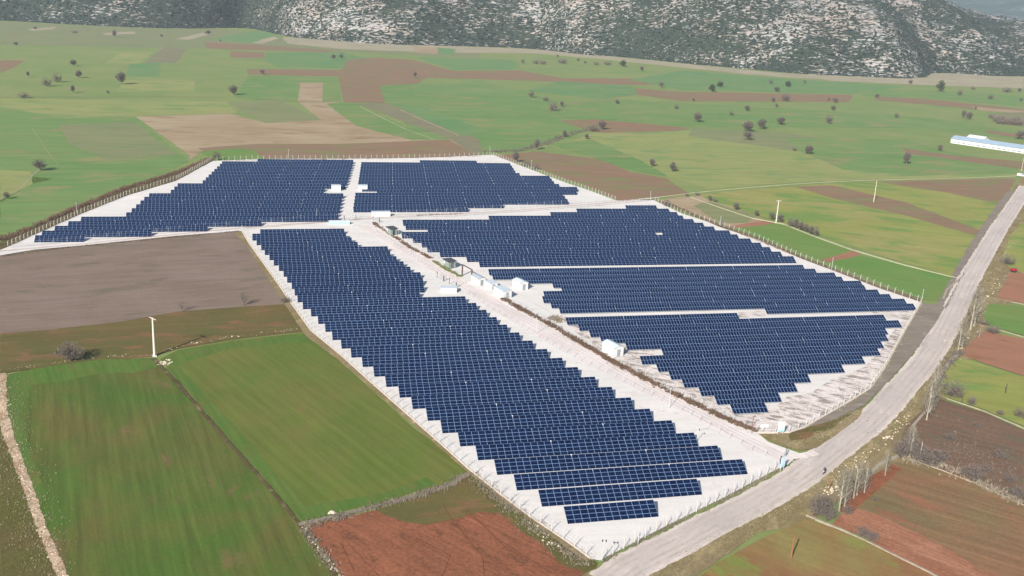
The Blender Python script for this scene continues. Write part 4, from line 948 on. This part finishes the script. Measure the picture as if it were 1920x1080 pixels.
stones([(300,680),(320,683)], 3, 60, .3, 3, 'pale stones at the foot of the tall power pole')
stones([(1560,905),(1640,845),(1680,805),(1700,780)], 3.0, 90, .35, 4, 'pale boulders on the verge right of the road')
stones([(1540,925),(1570,915),(1580,935)], 2.5, 60, .35, 5, 'white stones beside the poplars')
stones([(1035,603),(1060,608),(1050,590)], 3, 70, .28, 6, 'rubble heap of grey stones and scrap beside the ditch', 'concrete')
stones([(1790,680),(1850,560),(1880,520)], 3, 160, .3, 7, 'pale stones on the upper right verge')
stones([(565,988),(610,1045),(640,1085)], .8, 50, .3, 8, 'white stones along the bank left of the red soil')
stones([(990,980),(1060,1040)], 3, 40, .3, 9, 'white stones outside the left fence')
stones([(455,436),(547,572),(640,670),(760,777),(880,884),(1000,978),(1105,1052)], .9, 500, .22, 10, 'pale rubble at the foot of the left fence kerb')
stones([(620,960),(624,964)], 1.0, 25, .35, 11, 'small heap of white stones in the ploughed field')

# ------------------------------------------------------------------ low walls / channels
def low_wall(px, w_, h_, mat, name, label, cat, seed=1):
    rnd = random.Random(seed); pts = [W(*p) for p in px]; q = []
    for a, b in zip(pts, pts[1:]):
        n = max(1, int((b-a).length/2.5)); q += [a.lerp(b, k/n) for k in range(n)]
    q.append(pts[-1]); mb = MB(); rows = []
    for i, p in enumerate(q):
        d = (q[min(i+1, len(q)-1)]-q[max(i-1, 0)]).normalized(); n = Vector((-d.y, d.x, 0)); ww = w_*rnd.uniform(.85, 1.15)/2; hh = h_*rnd.uniform(.85, 1.12)
        rows.append([p-n*ww, p-n*ww*.8+Vector((0, 0, hh)), p+n*ww*.8+Vector((0, 0, hh)), p+n*ww])
    for r_ in rows: mb.v += [tuple(v) for v in r_]
    for i in range(len(rows)-1):
        for j in range(3): a = i*4+j; mb.f.append((a, a+4, a+5, a+1)); mb.m.append(0)
    o = mb.build(name, M[mat]); tag(o, label, cat); return o
low_wall([(1511,968),(1535,977),(1580,996),(1620,1014),(1680,1044),(1740,1074),(1780,1096)], .6, .4, 'wallstone', 'stone_wall', 'pale low wall crossing the fields at the bottom right', 'wall')
low_wall([(1294,370),(1350,390),(1410,410),(1470,421),(1530,445),(1600,470),(1700,499),(1797,523)],   .4, .45, 'channel', 'irrigation_channel', 'long raised pale concrete irrigation channel behind the green fields', 'channel')
low_wall([(1770,583),(1727,645),(1673,705),(1623,768),(1600,786)], .35, .2, 'channel', 'irrigation_channel', 'thin concrete channel between the grey strip and the main road', 'channel')
low_wall([(1706,861),(1765,882),(1830,907),(1895,937),(1930,953)], .3, .25, 'wallstone', 'stone_wall', 'low pale wall between the weedy field and the ploughed field', 'wall')
low_wall([(1757,741),(1800,756),(1847,772),(1925,806)], .3, .25, 'wallstone', 'stone_wall', 'low pale wall between the yellow green field and the weedy field', 'wall')
low_wall([(1828,609),(1850,612),(1925,634)], .3, .25, 'wallstone', 'stone_wall', 'low pale wall above the upper red brown field', 'wall')
low_wall([(1838,557),(1875,562),(1925,572)], .3, .25, 'wallstone', 'stone_wall', 'low pale wall below the topmost red brown field', 'wall')
low_wall([(1797,664),(1780,680),(1765,700),(1755,720)], 1.1, .4, 'wallstone', 'stone_wall', 'curved pale stone bank beside the middle poplars', 'wall')
low_wall([(1742,766),(1720,790),(1707,806)], .8, .4, 'wallstone', 'stone_wall', 'short pale stone bank below the tall middle poplar', 'wall')
low_wall([(1683,857),(1650,872),(1630,890),(1612,908)], 1.1, .5, 'wallstone', 'stone_wall', 'pale stone bank behind the lower poplars', 'wall')
low_wall([(1796,526),(1775,545),(1768,562)], 1.0, .4, 'wallstone', 'stone_wall', 'pale stone bank at the corner of the bright green field', 'wall')

# ------------------------------------------------------------------ hills
def hill_mat(name, scrub, scrub2, rock, amount=0.5, sc=1.0):
    m, t, b = new_mat(name)
    v = coords(t, 0, (1.5*sc, 1*sc, .8*sc))
    big = noise_n(t, v, 1/190, 4, .55, .6); mid = noise_n(t, v, 1/34, 5, .65, .5)
    v2 = coords(t, 8, (3.4*sc, 1.2*sc, .7*sc)); sml = noise_n(t, v2, 1/3.6, 5, .72, .3)
    sx = N(t, "ShaderNodeSeparateXYZ"); cc = N(t, "ShaderNodeTexCoord"); t.links.new(cc.outputs["Object"], sx.inputs[0])
    side = math_n(t, 'MULTIPLY', ramp(t, sx.outputs[0], -900, 500), .10)
    s = math_n(t, 'ADD', side, math_n(t, 'ADD', math_n(t, 'MULTIPLY', big, .8), math_n(t, 'ADD', math_n(t, 'MULTIPLY', mid, .6), math_n(t, 'MULTIPLY', sml, 1.75))))
    f = ramp(t, s, 1.77-amount*.2, 1.84-amount*.2)
    col = mix(t, ramp(t, noise_n(t, v, 1/7, 4, .7), .35, .65), scrub, scrub2)
    rk = mix(t, ramp(t, noise_n(t, v, 1/60, 3, .6), .4, .6), rock, tuple(c*f_ for c, f_ in zip(rock, (.95, .82, .75))))
    col = mix(t, f, col, rk)
    t.links.new(col, b.inputs["Base Color"]); return m
M['hill'] = hill_mat('scrub_hill', (.014,.024,.018), (.032,.041,.029), (.27,.265,.26), .25)
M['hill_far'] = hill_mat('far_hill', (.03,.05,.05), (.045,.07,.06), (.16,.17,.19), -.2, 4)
foot_px = [(-260,34),(0,38),(100,44),(180,48),(260,52),(400,54),(445,50),(500,58),(530,68),(600,74),(680,81),(740,84),(800,85),(870,87),(960,89),(1040,95),(1080,102),(1160,106),(1220,112),(1280,119),(1400,129),(1500,139),(1600,143),(1690,148),(1735,146),(1745,136),(1790,137),(1860,143),(1920,143),(2100,150)]
FP = [W(*p) for p in foot_px]; fx = [p.x for p in FP]; fy = [p.y for p in FP]
def make_hill():
    xs = np.arange(fx[0]-100, fx[-1]+700, 6.0); ds = np.concatenate([np.arange(-20, 260, 5.0), np.arange(260, 900, 8.0)])
    v = []; f = []; gx = np.arange(fx[0]-1200, fx[-1]+1900, 10.0); gy = np.interp(gx, fx, fy); kk = np.hanning(61); kk /= kk.sum()
    gs = np.convolve(np.pad(gy, 30, mode='edge'), kk, mode='valid')
    k2 = np.hanning(13); k2 /= k2.sum(); gy = np.convolve(np.pad(gy, 6, mode='edge'), k2, mode='valid')
    for d in ds:
        for x in xs:
            y0 = np.interp(x, gx, gy); ys_ = np.interp(x, gx, gs); q_ = max(0, min(1, d/330)); y = y0*(1-q_)+ys_*q_+d
            if d <= 0: z = -1+d*.1
            else:
                br = x/(y)                       # the spur drops away to the right
                top = np.interp(x, [-2500, -400, 300, 700, 860, 980, 1150, 1400, 1900], [230, 250, 266, 222, 164, 120, 90, 66, 44])
                n1 = noise.noise(Vector((x/210, y/260, 3)))*.5+.5; n2 = noise.noise(Vector((x/70, y/90, 7))); n3 = noise.noise(Vector((x/17, y/20, 9))); n4 = noise.noise(Vector((x/6, y/8, 2)))
                k = 1-math.exp(-d/300); z = top*k*(.72+.5*n1)+min(d/30, 1)*(n2*14+n3*3.6+n4*1.8)
                z *= min(1, .25+d/60)
            v.append((x, y, z))
    nx = len(xs)
    for j in range(len(ds)-1):
        for i in range(nx-1): a = j*nx+i; f.append((a, a+1, a+nx+1, a+nx))
    me = bpy.data.meshes.new('hill'); me.from_pydata(v, [], f); me.materials.append(M['hill']); me.update()
    link('hill', me)['kind'] = 'structure'
    # scrub bushes standing on the slope
    rnd = random.Random(77); va = np.array(v).reshape(len(ds), nx, 3); V = []; Fc = []
    cnt = 0
    while cnt < 34000:
        j = int(rnd.random()**1.5*(len(ds)-8))+4; i = rnd.randrange(2, nx-2); x, y, z = va[j, i]
        dn = noise.noise(Vector((x/60, y/70, 1)))+.6*noise.noise(Vector((x/16, y/18, 5)))
        if dn < rnd.uniform(-.45, .35) - (.25 if j < 30 else 0): 
            if rnd.random() < .8: continue
        r = rnd.uniform(1.2, 3.0); x += rnd.uniform(-3, 3); y += rnd.uniform(-3, 3); b0 = len(V)
        hh = r*rnd.uniform(.7, 1.1)
        for (a_, b_, c_) in ((1,0,0),(.3,.95,0),(-.8,.6,0),(-.8,-.6,0),(.3,-.95,0),(.7,.5,.7),(-.5,.7,.75),(-.4,-.8,.7),(.6,-.4,.8),(0,0,1.1)):
            V.append((x+a_*r*rnd.uniform(.75, 1.15), y+b_*r*rnd.uniform(.75, 1.15), z-.4+c_*hh*rnd.uniform(.8, 1.15)))
        for q in ((0,1,5),(1,6,5),(1,2,6),(2,3,7),(2,7,6),(3,4,7),(4,8,7),(4,0,8),(0,5,8),(5,6,9),(6,7,9),(7,8,9),(8,5,9)): Fc.append(tuple(b0+t for t in q))
        cnt += 1
    me = bpy.data.meshes.new('scrub'); me.from_pydata(V, [], Fc); me.materials.append(M['scrub']); me.update()
    tag(link('hillside_scrub', me), 'dark evergreen scrub covering the rocky hillside', 'scrub', None, 'stuff')
M['scrub'] = flat_mat('scrub_leaves', (.022,.034,.025), .95, .6, .12)
make_hill()
# distant mountain
v = []; f = []; xs = np.linspace(600, 4200, 90); ys = np.linspace(3800, 6200, 40)
for y in ys:
    for x in xs: v.append((x, y, max(-2, (y-3900)*.22+60*noise.noise(Vector((x/420, y/420, 1)))+25*noise.noise(Vector((x/130, y/130, 4))))))
for j in range(39):
    for i in range(89): a = j*90+i; f.append((a, a+1, a+91, a+90))
me = bpy.data.meshes.new('mountain'); me.from_pydata(v, [], f); me.materials.append(M['hill_far']); me.update(); link('mountain', me)['kind'] = 'structure'

# ------------------------------------------------------------------ haze
hm = bpy.data.materials.new('haze_air'); hm.use_nodes = True; t = hm.node_tree; t.nodes.clear()
out = t.nodes.new("ShaderNodeOutputMaterial"); pv = t.nodes.new("ShaderNodeVolumePrincipled")
pv.inputs["Color"].default_value = (.72, .84, 1, 1); pv.inputs["Density"].default_value = .00006; pv.inputs["Anisotropy"].default_value = 0.0
t.links.new(pv.outputs[0], out.inputs["Volume"])
mb = MB(); mb.box((0, 2900, 324), (14400, 7200, 652)); hz = mb.build('haze', hm); hz['kind'] = 'stuff'; hz['label'] = 'thin blue haze over the valley'; hz['category'] = 'haze'
